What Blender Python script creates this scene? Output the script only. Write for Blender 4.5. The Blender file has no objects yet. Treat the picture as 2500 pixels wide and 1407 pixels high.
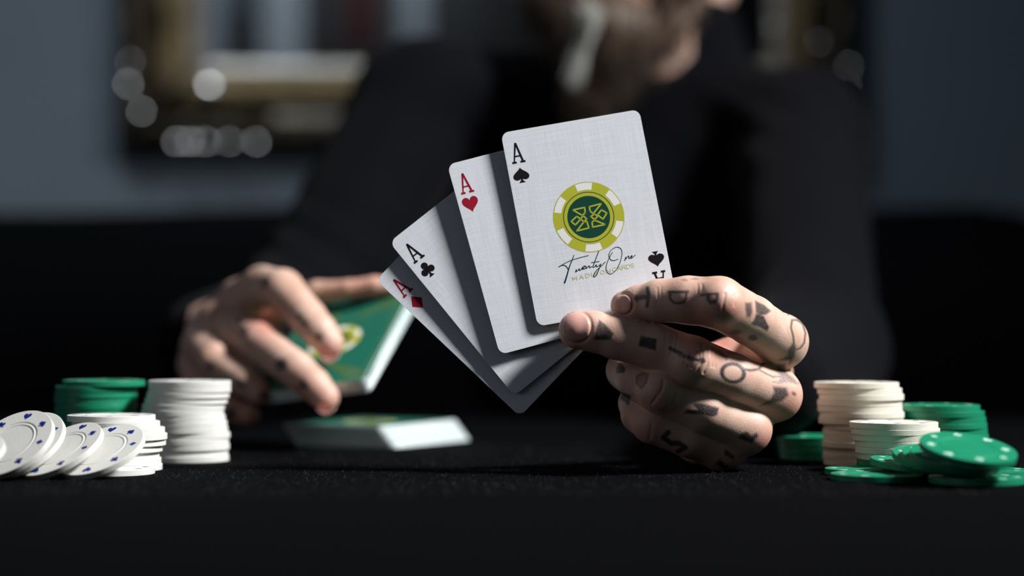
import bpy, bmesh, math, random
import numpy as np
from mathutils import Vector, Matrix
from mathutils.bvhtree import BVHTree

random.seed(7)
rng = np.random.default_rng(7)
S = bpy.context.scene
COL = S.collection

# ------------------------------------------------------------------ camera
F_PX = 5000.0
TILT = math.atan((795.0 - 703.5) / F_PX)
TABLE_Z = 0.750
CAM = np.array([0.0, 0.0, TABLE_Z + 0.065])
FWD = np.array([0.0, math.cos(TILT), math.sin(TILT)])
UP = np.array([0.0, -math.sin(TILT), math.cos(TILT)])
cam_d = bpy.data.cameras.new('camera')
cam_d.sensor_width = 36.0
cam_d.lens = 72.0
cam_d.clip_start = 0.02
cam_d.dof.use_dof = True
cam_d.dof.focus_distance = 0.897
cam_d.dof.aperture_fstop = 3.2
cam = bpy.data.objects.new('camera', cam_d)
cam.location = CAM
cam.rotation_euler = (math.pi / 2 + TILT, 0, 0)
COL.objects.link(cam)
S.camera = cam

# ------------------------------------------------------------------ world, lights, exposure
S.view_settings.view_transform = 'Standard'
S.view_settings.look = 'None'
S.view_settings.exposure = 0.0
S.view_settings.gamma = 1.0
S.view_settings.use_curve_mapping = False
world = bpy.data.worlds.new('room_air')
S.world = world
world.use_nodes = True
world.node_tree.nodes['Background'].inputs[0].default_value = (0.62, 0.76, 1.0, 1)
world.node_tree.nodes['Background'].inputs[1].default_value = 0.062

def look_at(o, tgt):
    d = Vector(tgt) - o.location
    o.rotation_euler = d.to_track_quat('-Z', 'Y').to_euler()

def area_light(name, loc, tgt, size, power, color, spread=180):
    l = bpy.data.lights.new(name, 'AREA')
    l.shape = 'RECTANGLE'
    l.size, l.size_y = size
    l.energy = power
    l.color = color
    l.spread = math.radians(spread)
    o = bpy.data.objects.new(name, l)
    o.location = loc
    COL.objects.link(o)
    look_at(o, tgt)
    return o

area_light('key_softbox', (1.60, 0.52, 2.48), (-0.10, 0.98, 0.84), (0.40, 0.40), 17.5, (1.0, 0.99, 0.985), 66)
area_light('ceiling_fill', (-0.55, 1.55, 2.45), (-0.32, 2.5, 0.95), (0.5, 0.3), 3.2, (0.80, 0.90, 1.0), 90)
area_light('left_fill', (-1.3, 0.1, 1.25), (0.0, 0.95, 0.85), (0.7, 0.7), 0.9, (0.92, 0.95, 1.0), 150)  # added weak bounce fill from the front left, no window there
area_light('mirror_wall_fill', (-0.6, -1.0, 2.5), (-0.7, -2.0, 1.7), (0.4, 0.4), 3.0, (0.85, 0.93, 1.0), 140)  # added fill so the wall behind the camera shows in the mirror

# ------------------------------------------------------------------ helpers
def P(px, py, D):
    """photo pixel + view depth in mm -> world metres"""
    D = D / 1000.0
    return CAM + D * (np.array([(px - 1250.0) / F_PX, 0, 0]) - (py - 703.5) / F_PX * UP + FWD)

def project(V):
    r = V - CAM
    d = r @ FWD
    return 1250.0 + F_PX * r[:, 0] / d, 703.5 - F_PX * (r @ UP) / d, d

def T(px, D, z=0.0):
    """point on (or z mm above) the table at view depth D mm"""
    D = D / 1000.0
    zz = TABLE_Z + z / 1000.0
    y = (D - (zz - CAM[2]) * math.sin(TILT)) / math.cos(TILT)
    return np.array([(px - 1250.0) / F_PX * D, y, zz])

def tag(o, label=None, cat=None, group=None, kind=None):
    if label: o['label'] = label
    if cat: o['category'] = cat
    if group: o['group'] = group
    if kind: o['kind'] = kind
    return o

def link(name, data, parent=None, loc=None, mat=None):
    o = bpy.data.objects.new(name, data)
    COL.objects.link(o)
    if parent is not None: o.parent = parent
    if loc is not None: o.location = loc
    if mat is not None and data is not None:
        data.materials.clear(); data.materials.append(mat)
    return o

def mesh_np(name, V, Fq, smooth=True):
    me = bpy.data.meshes.new(name)
    V = np.asarray(V, dtype=np.float32)
    Fq = np.asarray(Fq, dtype=np.int32)
    n, m = Fq.shape
    me.vertices.add(len(V)); me.vertices.foreach_set('co', V.ravel())
    me.loops.add(n * m); me.loops.foreach_set('vertex_index', Fq.ravel())
    me.polygons.add(n)
    me.polygons.foreach_set('loop_start', np.arange(0, n * m, m, dtype=np.int32))
    me.polygons.foreach_set('loop_total', np.full(n, m, dtype=np.int32))
    me.update(calc_edges=True)
    if smooth: me.polygons.foreach_set('use_smooth', np.ones(n, dtype=bool))
    me.validate()
    return me

def mesh_py(name, verts, faces, smooth=False):
    me = bpy.data.meshes.new(name)
    me.from_pydata([tuple(v) for v in verts], [], faces)
    me.update()
    if smooth:
        for p in me.polygons: p.use_smooth = True
    return me

def bm_mesh(name, bm, smooth=False):
    me = bpy.data.meshes.new(name)
    bmesh.ops.recalc_face_normals(bm, faces=bm.faces)
    bm.to_mesh(me); bm.free()
    if smooth:
        for p in me.polygons: p.use_smooth = True
    return me

def box_mesh(name, lo, hi, bevel=0.0, seg=3):
    bm = bmesh.new()
    bmesh.ops.create_cube(bm, size=1)
    for v in bm.verts:
        v.co = Vector([lo[i] + (v.co[i] + 0.5) * (hi[i] - lo[i]) for i in range(3)])
    if bevel > 0:
        bmesh.ops.bevel(bm, geom=list(bm.edges), offset=bevel, segments=seg, profile=0.5, affect='EDGES')
    return bm_mesh(name, bm, bevel > 0)

# ------------------------------------------------------------------ materials
def new_mat(name):
    m = bpy.data.materials.new(name)
    m.use_nodes = True
    nt = m.node_tree
    b = nt.nodes['Principled BSDF']
    return m, nt, b

def N(nt, typ, **kw):
    n = nt.nodes.new(typ)
    for k, v in kw.items(): setattr(n, k, v)
    return n

def plain(name, col, rough=0.5, metal=0.0, noise=0.0, nscale=40.0, bump=0.0, bscale=200.0, spec=None, sheen=0.0):
    m, nt, b = new_mat(name)
    b.inputs['Base Color'].default_value = (*col, 1)
    b.inputs['Roughness'].default_value = rough
    b.inputs['Metallic'].default_value = metal
    if spec is not None: b.inputs['Specular IOR Level'].default_value = spec
    if sheen:
        b.inputs['Sheen Weight'].default_value = sheen
        b.inputs['Sheen Roughness'].default_value = 0.5
    tc = N(nt, 'ShaderNodeTexCoord')
    if noise:
        t = N(nt, 'ShaderNodeTexNoise'); t.inputs['Scale'].default_value = nscale; t.inputs['Detail'].default_value = 4
        nt.links.new(tc.outputs['Object'], t.inputs['Vector'])
        r = N(nt, 'ShaderNodeMapRange')
        r.inputs['From Min'].default_value = 0.3; r.inputs['From Max'].default_value = 0.7
        r.inputs['To Min'].default_value = 1 - noise; r.inputs['To Max'].default_value = 1 + noise
        nt.links.new(t.outputs['Fac'], r.inputs['Value'])
        mx = N(nt, 'ShaderNodeVectorMath', operation='SCALE')
        mx.inputs[0].default_value = col
        nt.links.new(r.outputs['Result'], mx.inputs['Scale'])
        nt.links.new(mx.outputs['Vector'], b.inputs['Base Color'])
    if bump:
        t = N(nt, 'ShaderNodeTexNoise'); t.inputs['Scale'].default_value = bscale; t.inputs['Detail'].default_value = 5
        nt.links.new(tc.outputs['Object'], t.inputs['Vector'])
        bp = N(nt, 'ShaderNodeBump'); bp.inputs['Strength'].default_value = bump; bp.inputs['Distance'].default_value = 0.001
        nt.links.new(t.outputs['Fac'], bp.inputs['Height'])
        nt.links.new(bp.outputs['Normal'], b.inputs['Normal'])
    return m

def skin_material(name, sss=0.12):
    m, nt, b = new_mat(name)
    tc = N(nt, 'ShaderNodeTexCoord')
    n1 = N(nt, 'ShaderNodeTexNoise'); n1.inputs['Scale'].default_value = 90; n1.inputs['Detail'].default_value = 6
    nt.links.new(tc.outputs['Object'], n1.inputs['Vector'])
    base = N(nt, 'ShaderNodeValToRGB')
    base.color_ramp.elements[0].position = 0.3; base.color_ramp.elements[0].color = (0.55, 0.345, 0.262, 1)
    base.color_ramp.elements[1].position = 0.7; base.color_ramp.elements[1].color = (0.68, 0.467, 0.378, 1)
    nt.links.new(n1.outputs['Fac'], base.inputs['Fac'])
    red = N(nt, 'ShaderNodeAttribute', attribute_name='red')
    mix1 = N(nt, 'ShaderNodeMixRGB'); mix1.inputs['Color2'].default_value = (0.56, 0.20, 0.15, 1)
    nt.links.new(red.outputs['Fac'], mix1.inputs['Fac']); nt.links.new(base.outputs['Color'], mix1.inputs['Color1'])
    ink = N(nt, 'ShaderNodeAttribute', attribute_name='ink')
    n2 = N(nt, 'ShaderNodeTexNoise'); n2.inputs['Scale'].default_value = 900; n2.inputs['Detail'].default_value = 3
    nt.links.new(tc.outputs['Object'], n2.inputs['Vector'])
    rr = N(nt, 'ShaderNodeMapRange'); rr.inputs['From Min'].default_value = 0.25; rr.inputs['From Max'].default_value = 0.6
    rr.inputs['To Min'].default_value = 0.86; rr.inputs['To Max'].default_value = 1.0
    nt.links.new(n2.outputs['Fac'], rr.inputs['Value'])
    mu = N(nt, 'ShaderNodeMath', operation='MULTIPLY')
    nt.links.new(ink.outputs['Fac'], mu.inputs[0]); nt.links.new(rr.outputs['Result'], mu.inputs[1])
    mix2 = N(nt, 'ShaderNodeMixRGB'); mix2.inputs['Color2'].default_value = (0.014, 0.018, 0.026, 1)
    nt.links.new(mu.outputs['Value'], mix2.inputs['Fac']); nt.links.new(mix1.outputs['Color'], mix2.inputs['Color1'])
    nt.links.new(mix2.outputs['Color'], b.inputs['Base Color'])
    b.inputs['Roughness'].default_value = 0.42
    b.inputs['Specular IOR Level'].default_value = 0.45
    b.inputs['Subsurface Weight'].default_value = sss
    b.inputs['Subsurface Radius'].default_value = (1.0, 0.35, 0.2)
    b.inputs['Subsurface Scale'].default_value = 0.0022
    # skin relief: fine cells and pores
    vo = N(nt, 'ShaderNodeTexVoronoi'); vo.inputs['Scale'].default_value = 2100
    vo.feature = 'DISTANCE_TO_EDGE'
    n3 = N(nt, 'ShaderNodeTexNoise'); n3.inputs['Scale'].default_value = 1300; n3.inputs['Detail'].default_value = 6
    nt.links.new(tc.outputs['Object'], vo.inputs['Vector']); nt.links.new(tc.outputs['Object'], n3.inputs['Vector'])
    add = N(nt, 'ShaderNodeMath', operation='ADD')
    nt.links.new(vo.outputs['Distance'], add.inputs[0]); nt.links.new(n3.outputs['Fac'], add.inputs[1])
    bp = N(nt, 'ShaderNodeBump'); bp.inputs['Strength'].default_value = 0.6; bp.inputs['Distance'].default_value = 0.00018
    nt.links.new(add.outputs['Value'], bp.inputs['Height']); nt.links.new(bp.outputs['Normal'], b.inputs['Normal'])
    return m

def card_material(name, col=(0.69, 0.72, 0.77)):
    """linen finished card stock: crossed fine ribs pressed into the paper"""
    m, nt, b = new_mat(name)
    tc = N(nt, 'ShaderNodeTexCoord')
    sep = N(nt, 'ShaderNodeSeparateXYZ'); nt.links.new(tc.outputs['Object'], sep.inputs['Vector'])
    nz = N(nt, 'ShaderNodeTexNoise'); nz.inputs['Scale'].default_value = 260; nz.inputs['Detail'].default_value = 2
    mp = N(nt, 'ShaderNodeMapping'); mp.inputs['Scale'].default_value = (1, 0.08, 1)
    nt.links.new(tc.outputs['Object'], mp.inputs['Vector']); nt.links.new(mp.outputs['Vector'], nz.inputs['Vector'])
    outs = []
    for ax, fr in (('X', 15700.0), ('Y', 15700.0)):
        mu = N(nt, 'ShaderNodeMath', operation='MULTIPLY'); mu.inputs[1].default_value = fr
        nt.links.new(sep.outputs[ax], mu.inputs[0])
        sn = N(nt, 'ShaderNodeMath', operation='SINE'); nt.links.new(mu.outputs[0], sn.inputs[0])
        outs.append(sn)
    ad = N(nt, 'ShaderNodeMath', operation='ADD')
    nt.links.new(outs[0].outputs[0], ad.inputs[0]); nt.links.new(outs[1].outputs[0], ad.inputs[1])
    m2 = N(nt, 'ShaderNodeMath', operation='MULTIPLY'); nt.links.new(nz.outputs['Fac'], m2.inputs[1]); nt.links.new(ad.outputs[0], m2.inputs[0])
    bp = N(nt, 'ShaderNodeBump'); bp.inputs['Strength'].default_value = 0.38; bp.inputs['Distance'].default_value = 0.00003
    nt.links.new(m2.outputs[0], bp.inputs['Height']); nt.links.new(bp.outputs['Normal'], b.inputs['Normal'])
    # thread streaks of the linen emboss
    acc = None
    for sc in ((1900.0, 45.0, 1.0), (45.0, 1900.0, 1.0)):
        mp2 = N(nt, 'ShaderNodeMapping'); mp2.inputs['Scale'].default_value = sc
        nt.links.new(tc.outputs['Object'], mp2.inputs['Vector'])
        n2 = N(nt, 'ShaderNodeTexNoise'); n2.inputs['Scale'].default_value = 1.0; n2.inputs['Detail'].default_value = 1
        nt.links.new(mp2.outputs['Vector'], n2.inputs['Vector'])
        if acc is None: acc = n2.outputs['Fac']
        else:
            a2 = N(nt, 'ShaderNodeMath', operation='ADD'); nt.links.new(acc, a2.inputs[0]); nt.links.new(n2.outputs['Fac'], a2.inputs[1]); acc = a2.outputs[0]
    r2 = N(nt, 'ShaderNodeMapRange'); r2.inputs['From Min'].default_value = 0.6; r2.inputs['From Max'].default_value = 1.4
    r2.inputs['To Min'].default_value = 0.90; r2.inputs['To Max'].default_value = 1.10
    nt.links.new(acc, r2.inputs['Value'])
    sc2 = N(nt, 'ShaderNodeVectorMath', operation='SCALE'); sc2.inputs[0].default_value = col
    nt.links.new(r2.outputs['Result'], sc2.inputs['Scale'])
    nt.links.new(sc2.outputs['Vector'], b.inputs['Base Color'])
    b.inputs['Roughness'].default_value = 0.5
    return m

def felt_material():
    m, nt, b = new_mat('black_felt')
    tc = N(nt, 'ShaderNodeTexCoord')
    n1 = N(nt, 'ShaderNodeTexNoise'); n1.inputs['Scale'].default_value = 1500; n1.inputs['Detail'].default_value = 6
    nt.links.new(tc.outputs['Object'], n1.inputs['Vector'])
    cr = N(nt, 'ShaderNodeValToRGB')
    cr.color_ramp.elements[0].position = 0.35; cr.color_ramp.elements[0].color = (0.0008, 0.0009, 0.0012, 1)
    cr.color_ramp.elements[1].position = 0.75; cr.color_ramp.elements[1].color = (0.0034, 0.0038, 0.0048, 1)
    nt.links.new(n1.outputs['Fac'], cr.inputs['Fac']); nt.links.new(cr.outputs['Color'], b.inputs['Base Color'])
    b.inputs['Roughness'].default_value = 0.95
    b.inputs['Specular IOR Level'].default_value = 0.02
    b.inputs['Sheen Weight'].default_value = 0.001
    bp = N(nt, 'ShaderNodeBump'); bp.inputs['Strength'].default_value = 1.0; bp.inputs['Distance'].default_value = 0.0006
    nt.links.new(n1.outputs['Fac'], bp.inputs['Height']); nt.links.new(bp.outputs['Normal'], b.inputs['Normal'])
    return m

M = {}
M['felt'] = felt_material()
M['wall'] = plain('blue_grey_paint', (0.135, 0.165, 0.195), 0.85, noise=0.05, nscale=6, bump=0.1)
M['dark_floor'] = plain('dark_boards', (0.03, 0.022, 0.018), 0.5, noise=0.3, nscale=8)
M['white_trim'] = plain('white_gloss_paint', (0.62, 0.66, 0.70), 0.45)
M['black_leather'] = plain('black_leather', (0.0012, 0.0014, 0.002), 0.8, bump=0.3, bscale=300, spec=0.03)
M['sweater'] = plain('black_knit', (0.0030, 0.0033, 0.0050), 0.9, noise=0.25, nscale=500, bump=0.5, bscale=900, spec=0.05, sheen=0.014)
M['trousers'] = plain('black_denim', (0.008, 0.008, 0.010), 0.9)
M['skin'] = skin_material('skin')
M['nail'] = plain('fingernail', (0.60, 0.33, 0.28), 0.34, noise=0.06, nscale=300, spec=0.4)
M['nail_edge'] = plain('fingernail_edge', (0.78, 0.60, 0.48), 0.35)
M['card'] = card_material('linen_card')
M['card_edge'] = plain('card_edge_white', (0.80, 0.86, 0.88), 0.6)
M['ink_black'] = plain('black_ink', (0.010, 0.008, 0.011), 0.6, spec=0.08)
M['ink_red'] = plain('red_ink', (0.30, 0.010, 0.028), 0.6, spec=0.08)
M['ink_green'] = plain('dark_green_ink', (0.006, 0.055, 0.035), 0.6, spec=0.08)
M['ink_lime'] = plain('lime_ink', (0.43, 0.44, 0.030), 0.45)
M['ink_pale_lime'] = plain('pale_lime_ink', (0.52, 0.54, 0.18), 0.45)
M['ink_white'] = plain('white_ink', (0.80, 0.80, 0.79), 0.45)
M['back_green'] = plain('card_back_green', (0.010, 0.130, 0.085), 0.35, noise=0.10, nscale=120)
M['back_gold'] = plain('card_back_gold', (0.15, 0.20, 0.030), 0.4)
M['chip_white'] = plain('white_plastic', (0.66, 0.66, 0.625), 0.42, noise=0.02, nscale=90, bump=0.08, bscale=700)
M['chip_cream'] = plain('cream_plastic', (0.70, 0.675, 0.585), 0.42, noise=0.02, nscale=90, bump=0.08, bscale=700)
M['chip_green'] = plain('green_plastic', (0.008, 0.215, 0.110), 0.36, noise=0.04, nscale=90, bump=0.08, bscale=700)
M['mark_blue'] = plain('blue_print', (0.010, 0.024, 0.190), 0.5, spec=0.15)
M['mark_pale'] = plain('pale_green_print', (0.42, 0.66, 0.54), 0.4)
M['gilt'] = plain('worn_gilt', (0.30, 0.215, 0.105), 0.38, metal=0.55, noise=0.35, nscale=30, bump=0.4, bscale=90)
M['gilt_pale'] = plain('pale_gilt', (0.42, 0.36, 0.28), 0.45, metal=0.3, noise=0.25, nscale=30, bump=0.3, bscale=90)
M['gilt_dark'] = plain('tarnished_gilt', (0.055, 0.042, 0.026), 0.36, metal=0.5, noise=0.5, nscale=25, bump=0.6, bscale=80)
M['bead'] = plain('bright_gilt_bead', (0.62, 0.58, 0.54), 0.16, metal=1.0)
M['mirror'] = plain('mirror_silver', (0.70, 0.74, 0.77), 0.03, metal=1.0)
M['beard'] = plain('brown_beard', (0.060, 0.032, 0.015), 0.6, noise=0.4, nscale=60)
M['beard_grey'] = plain('grey_beard', (0.62, 0.62, 0.58), 0.6, noise=0.15, nscale=60)
M['hair'] = plain('brown_hair', (0.085, 0.045, 0.02), 0.55, noise=0.4, nscale=60)
M['eye'] = plain('eye_white', (0.75, 0.72, 0.70), 0.2)
M['lint'] = plain('lint', (0.10, 0.105, 0.125), 0.9)
M['dark_wood'] = plain('dark_wood', (0.012, 0.010, 0.009), 0.5)
M['red_cloth'] = plain('red_cloth', (0.10, 0.010, 0.010), 0.8)

# ------------------------------------------------------------------ setting
def structure(name, me, mat):
    o = link(name, me, mat=mat); o['kind'] = 'structure'; return o

WALL_Y = 2.50
structure('wall_back', box_mesh('wall_back', (-2.4, WALL_Y, 0), (2.4, WALL_Y + 0.1, 2.7)), M['wall'])
structure('floor', box_mesh('floor', (-2.4, -2.2, -0.05), (2.4, WALL_Y, 0)), M['dark_floor'])
structure('baseboard_back', box_mesh('baseboard_back', (-2.4, WALL_Y - 0.016, 0), (2.4, WALL_Y, 0.11), 0.003), M['white_trim'])
# wall behind the camera, seen only in the mirror: a doorway with pale trim and a dark picture
WF = -2.0
structure('wall_front', box_mesh('wall_front', (-2.4, WF - 0.1, 0), (2.4, WF, 2.7)), M['wall'])
structure('door_1', box_mesh('door_1', (-0.98, WF, 0.0), (-0.86, WF + 0.02, 1.90), 0.002), M['dark_wood'])
structure('trim_1', box_mesh('trim_1', (-1.10, WF, 0), (-1.0, WF + 0.03, 2.1), 0.003), M['white_trim'])
structure('trim_2', box_mesh('trim_2', (-0.84, WF, 0), (-0.72, WF + 0.03, 2.1), 0.003), M['white_trim'])
pic = link('bookcase', box_mesh('bookcase', (-0.70, WF + 0.004, 0), (1.4, WF + 0.12, 2.25), 0.004), mat=M['dark_wood'])
tag(pic, 'dark tall bookcase dimly reflected in the mirror glass', 'bookcase')
tag(link('hanging_scarf', box_mesh('hanging_scarf', (-0.55, WF + 0.125, 1.75), (-0.46, WF + 0.15, 2.1), 0.01), mat=M['red_cloth']),
    'dark red scarf hanging on the reflected bookcase', 'scarf')
tag(link('reflected_strip', box_mesh('reflected_strip', (-0.36, WF + 0.125, 1.55), (-0.28, WF + 0.19, 2.1), 0.006), mat=M['white_trim']),  # pale door-frame strip, added only to be reflected in the mirror
    'tall pale door-frame strip in front of the reflected bookcase', 'box')

# ------------------------------------------------------------------ sofa
def superbox(name, lo, hi, r, seg=6):
    return box_mesh(name, lo, hi, r, seg)

sofa = link('sofa', None, loc=(0, 0, 0))
tag(sofa, 'long black upholstered sofa behind the person', 'sofa')
link('seat_base', superbox('seat_base', (-1.35, 1.50, 0.10), (0.62, 2.40, 0.38), 0.05), sofa, mat=M['black_leather'])
for i, (x0, x1) in enumerate(((-1.20, -0.30), (-0.29, 0.50))):
    link('seat_cushion', superbox('seat_cushion', (x0, 1.48, 0.385), (x1, 2.15, 0.47), 0.035), sofa, mat=M['black_leather'])
# backrest with a gently crowned top edge
bm = bmesh.new()
nx = 40
prof = [(2.40, 0.30), (2.40, 0.80), (2.37, 0.905), (2.30, 0.945), (2.20, 0.94), (2.13, 0.895), (2.10, 0.80), (2.16, 0.47)]
rings = []
for i in range(nx + 1):
    t = i / nx
    x = -1.35 + 2.00 * t
    drop = 0.07 * max(0.0, (t - 0.925) / 0.075) ** 2 + 0.02 * max(0.0, (0.42 - t) / 0.42) ** 2 + 0.004 * math.sin(x * 9)
    rings.append([bm.verts.new((x, y, z - (drop if z > 0.6 else 0))) for y, z in prof])
for i in range(nx):
    for j in range(len(prof)):
        k = (j + 1) % len(prof)
        bm.faces.new((rings[i][j], rings[i][k], rings[i + 1][k], rings[i + 1][j]))
bm.faces.new(rings[0]); bm.faces.new(rings[-1][::-1])
link('backrest', bm_mesh('backrest', bm, True), sofa, mat=M['black_leather'])
for x0, x1 in ((-1.56, -1.34), (0.655, 0.86)):
    link('armrest', superbox('armrest', (x0, 1.50, 0.08), (x1, 2.40, 0.70), 0.06), sofa, mat=M['black_leather'])
for x in (-1.45, 0.76):
    for y in (1.56, 2.32):
        link('leg', superbox('leg', (x - 0.03, y - 0.03, 0), (x + 0.03, y + 0.03, 0.10), 0.006), sofa, mat=M['dark_wood'])

# ------------------------------------------------------------------ mirror
MX0, MX1 = -0.4825, 0.4225
MZ0 = CAM[2] + (795 - 372) / F_PX * WALL_Y
MZ1 = MZ0 + 1.25
mir = link('mirror', None, loc=(0, 0, 0))
tag(mir, 'ornate gilded wall mirror with dark carved frame hanging on the grey wall', 'mirror')

def frame_ring(name, prof, mat):
    """profile = (inset from the outer edge, protrusion) list swept around the rectangle with mitred corners"""
    vs, fs = [], []
    n = len(prof)
    for (cx, cz, sx, sz) in ((MX0, MZ0, 1, 1), (MX1, MZ0, -1, 1), (MX1, MZ1, -1, -1), (MX0, MZ1, 1, -1)):
        for d, p in prof:
            vs.append((cx + sx * d, WALL_Y - p, cz + sz * d))
    for c in range(4):
        a, b2 = c * n, ((c + 1) % 4) * n
        for j in range(n - 1):
            fs.append((a + j, b2 + j, b2 + j + 1, a + j + 1))
    o = link(name, mesh_py(name, vs, fs), mir, mat=mat)
    return o

frame_ring('outer_moulding', [(0, 0.0), (0, 0.018), (0.006, 0.03), (0.02, 0.036), (0.036, 0.034), (0.05, 0.026), (0.056, 0.020)], M['gilt_dark'])
frame_ring('gilt_cove', [(0.056, 0.020), (0.060, 0.034), (0.066, 0.040), (0.076, 0.040), (0.084, 0.034), (0.088, 0.024)], M['gilt'])
frame_ring('inner_bevel', [(0.088, 0.024), (0.092, 0.030), (0.098, 0.030), (0.107, 0.016), (0.108, 0.004)], M['gilt_pale'])
gx = 0.106
link('mirror_glass', mesh_py('mirror_glass', [(MX0 + gx, WALL_Y - 0.006, MZ0 + gx), (MX1 - gx, WALL_Y - 0.006, MZ0 + gx),
     (MX1 - gx, WALL_Y - 0.006, MZ1 - gx), (MX0 + gx, WALL_Y - 0.006, MZ1 - gx)], [(0, 1, 2, 3)]), mir, mat=M['mirror'])
link('backing_board', box_mesh('backing_board', (MX0 + 0.02, WALL_Y - 0.005, MZ0 + 0.02), (MX1 - 0.02, WALL_Y, MZ1 - 0.02)), mir, mat=M['dark_wood'])

def leaf_mesh(name, L, W, H):
    """acanthus-like leaf: lobed outline, raised midrib"""
    nu, nv = 14, 9
    vs, fs = [], []
    for i in range(nu + 1):
        u = i / nu
        w = W * math.sin(math.pi * min(1, u * 0.93 + 0.05)) ** 0.7 * (0.80 + 0.2 * abs(math.cos(u * 3.5 * math.pi)))
        for j in range(nv + 1):
            v = j / nv * 2 - 1
            z = H * (1 - v * v) * (0.5 + 0.5 * math.sin(math.pi * u)) + 0.35 * H * math.exp(-(v / 0.18) ** 2) - 0.2 * H * abs(math.sin(v * 7))
            vs.append((u * L, v * w, z))
    for i in range(nu):
        for j in range(nv):
            a = i * (nv + 1) + j
            fs.append((a, a + 1, a + nv + 2, a + nv + 1))
    return mesh_py(name, vs, fs, True)

LEAF = leaf_mesh('carved_leaf', 0.062, 0.017, 0.016)
LEAF.materials.append(M['gilt_dark'])
BEADM = None
def bead_mesh():
    bm = bmesh.new(); bmesh.ops.create_uvsphere(bm, u_segments=20, v_segments=12, radius=1.0)
    me = bm_mesh('bead', bm, True); me.materials.append(M['bead']); return me
BEADM = bead_mesh()
leaf_basis = Matrix(((1, 0, 0), (0, 0, -1), (0, 1, 0))).to_4x4()   # leaf z -> -y (out of the wall)
def put_leaf(x, z, ang, s=1.0, out=0.030):
    o = link('carved_leaf', LEAF, mir)
    o.matrix_local = Matrix.Translation((x, WALL_Y - out, z)) @ Matrix.Rotation(-ang, 4, 'Y') @ leaf_basis @ Matrix.Scale(s, 4)
    return o
for (cx, cz, sx, sz) in ((MX0, MZ0, 1, 1), (MX1, MZ0, -1, 1), (MX1, MZ1, -1, -1), (MX0, MZ1, 1, -1)):
    for dx, dz, a, s in ((0.03, 0.03, 45, 1.5), (0.05, 0.025, 8, 1.25), (0.025, 0.05, 82, 1.25), (0.10, 0.03, -4, 1.2), (0.03, 0.10, 94, 1.2),
                         (0.14, 0.035, 12, 0.9), (0.035, 0.14, 78, 0.9), (0.015, 0.015, 20, 1.0), (0.015, 0.015, 70, 1.0)):
        ang = math.radians(a)
        put_leaf(cx + sx * dx, cz + sz * dz, math.atan2(sz * math.sin(ang), sx * math.cos(ang)), s)
for z in np.arange(MZ0 + 0.24, MZ1 - 0.2, 0.058):
    for cx, sx in ((MX0, 1), (MX1, -1)):
        put_leaf(cx + sx * 0.026, z, math.radians(90 + random.uniform(-14, 14)), 0.85)
for x in np.arange(MX0 + 0.24, MX1 - 0.2, 0.058):
    put_leaf(x, MZ0 + 0.026, random.uniform(-0.2, 0.2), 0.85)
    put_leaf(x, MZ1 - 0.026, random.uniform(-0.2, 0.2), 0.85)
def put_bead(px, py, r, out=0.047):
    """shallow polished gilt boss, flattened and turned to glint the ceiling fill at the camera"""
    p = P(px, py, (WALL_Y - out) * 1000)
    p = Vector((p[0], WALL_Y - out, p[2]))
    hv = ((Vector(CAM) - p).normalized() + (Vector((-0.55, 1.55, 2.45)) - p).normalized()).normalized()  # faces halfway between camera and fill light to make a glint
    o = link('bead', BEADM, mir)
    o.matrix_local = Matrix.Translation(p) @ Vector((0, 0, 1)).rotation_difference(hv).to_matrix().to_4x4() @ Matrix.Diagonal((r, r, r * 0.28, 1))
for px, py, r in ((510, 208, 0.0105), (345, 272, 0.0050), (312, 205, 0.0055), (316, 150, 0.003), (430, 346, 0.0052), (462, 346, 0.0052), (500, 346, 0.0050),
                  (560, 346, 0.0045), (625, 346, 0.0050), (2075, 160, 0.0035), (2070, 215, 0.0035), (2000, 100, 0.003), (1888, 60, 0.003)):
    put_bead(px, py, r)

# ------------------------------------------------------------------ table
table = link('table', None, loc=(0, 0, 0))
tag(table, 'table covered in matte black felt', 'table')
link('felt_top', box_mesh('felt_top', (-0.95, 0.22, TABLE_Z - 0.03), (0.95, 1.46, TABLE_Z), 0.008, 3), table, mat=M['felt'])
link('apron', box_mesh('apron', (-0.88, 0.30, TABLE_Z - 0.11), (0.88, 1.38, TABLE_Z - 0.031), 0.004), table, mat=M['dark_wood'])
for x in (-0.86, 0.80):
    for y in (0.32, 1.30):
        link('leg', box_mesh('leg', (x, y, 0), (x + 0.06, y + 0.06, TABLE_Z - 0.112), 0.004), table, mat=M['dark_wood'])

# lint and loose fibres standing on the felt
vs, fs = [], []
for i in range(9000):
    D = 780 + 330 * rng.random() ** 1.2
    p = T(1250 + (rng.random() - 0.5) * 2700, D)
    L = 0.0005 + 0.0011 * rng.random() ** 2
    az = rng.random() * 6.28; el = rng.random() * 1.1
    d = np.array([math.cos(az) * math.cos(el), math.sin(az) * math.cos(el), math.sin(el)]) * L
    bend = np.array([rng.normal(), rng.normal(), abs(rng.normal())]) * L * 0.3
    w = np.array([-math.sin(az), math.cos(az), 0]) * 0.00003
    up = np.array([0, 0, 0.00003])
    a, b2, c = p + up, p + d * 0.5 + bend + up, p + d + up
    k = len(vs)
    vs += [a - w, a + w, b2 - w, b2 + w, c, a + up, b2 + up]
    fs += [(k, k + 1, k + 3, k + 2), (k + 2, k + 3, k + 4), (k, k + 2, k + 6, k + 5), (k + 2, k + 4, k + 6)]
lint = link('lint_fibres', mesh_py('lint_fibres', vs, fs), table, mat=M['lint'])
lint['kind'] = 'stuff'

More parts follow.
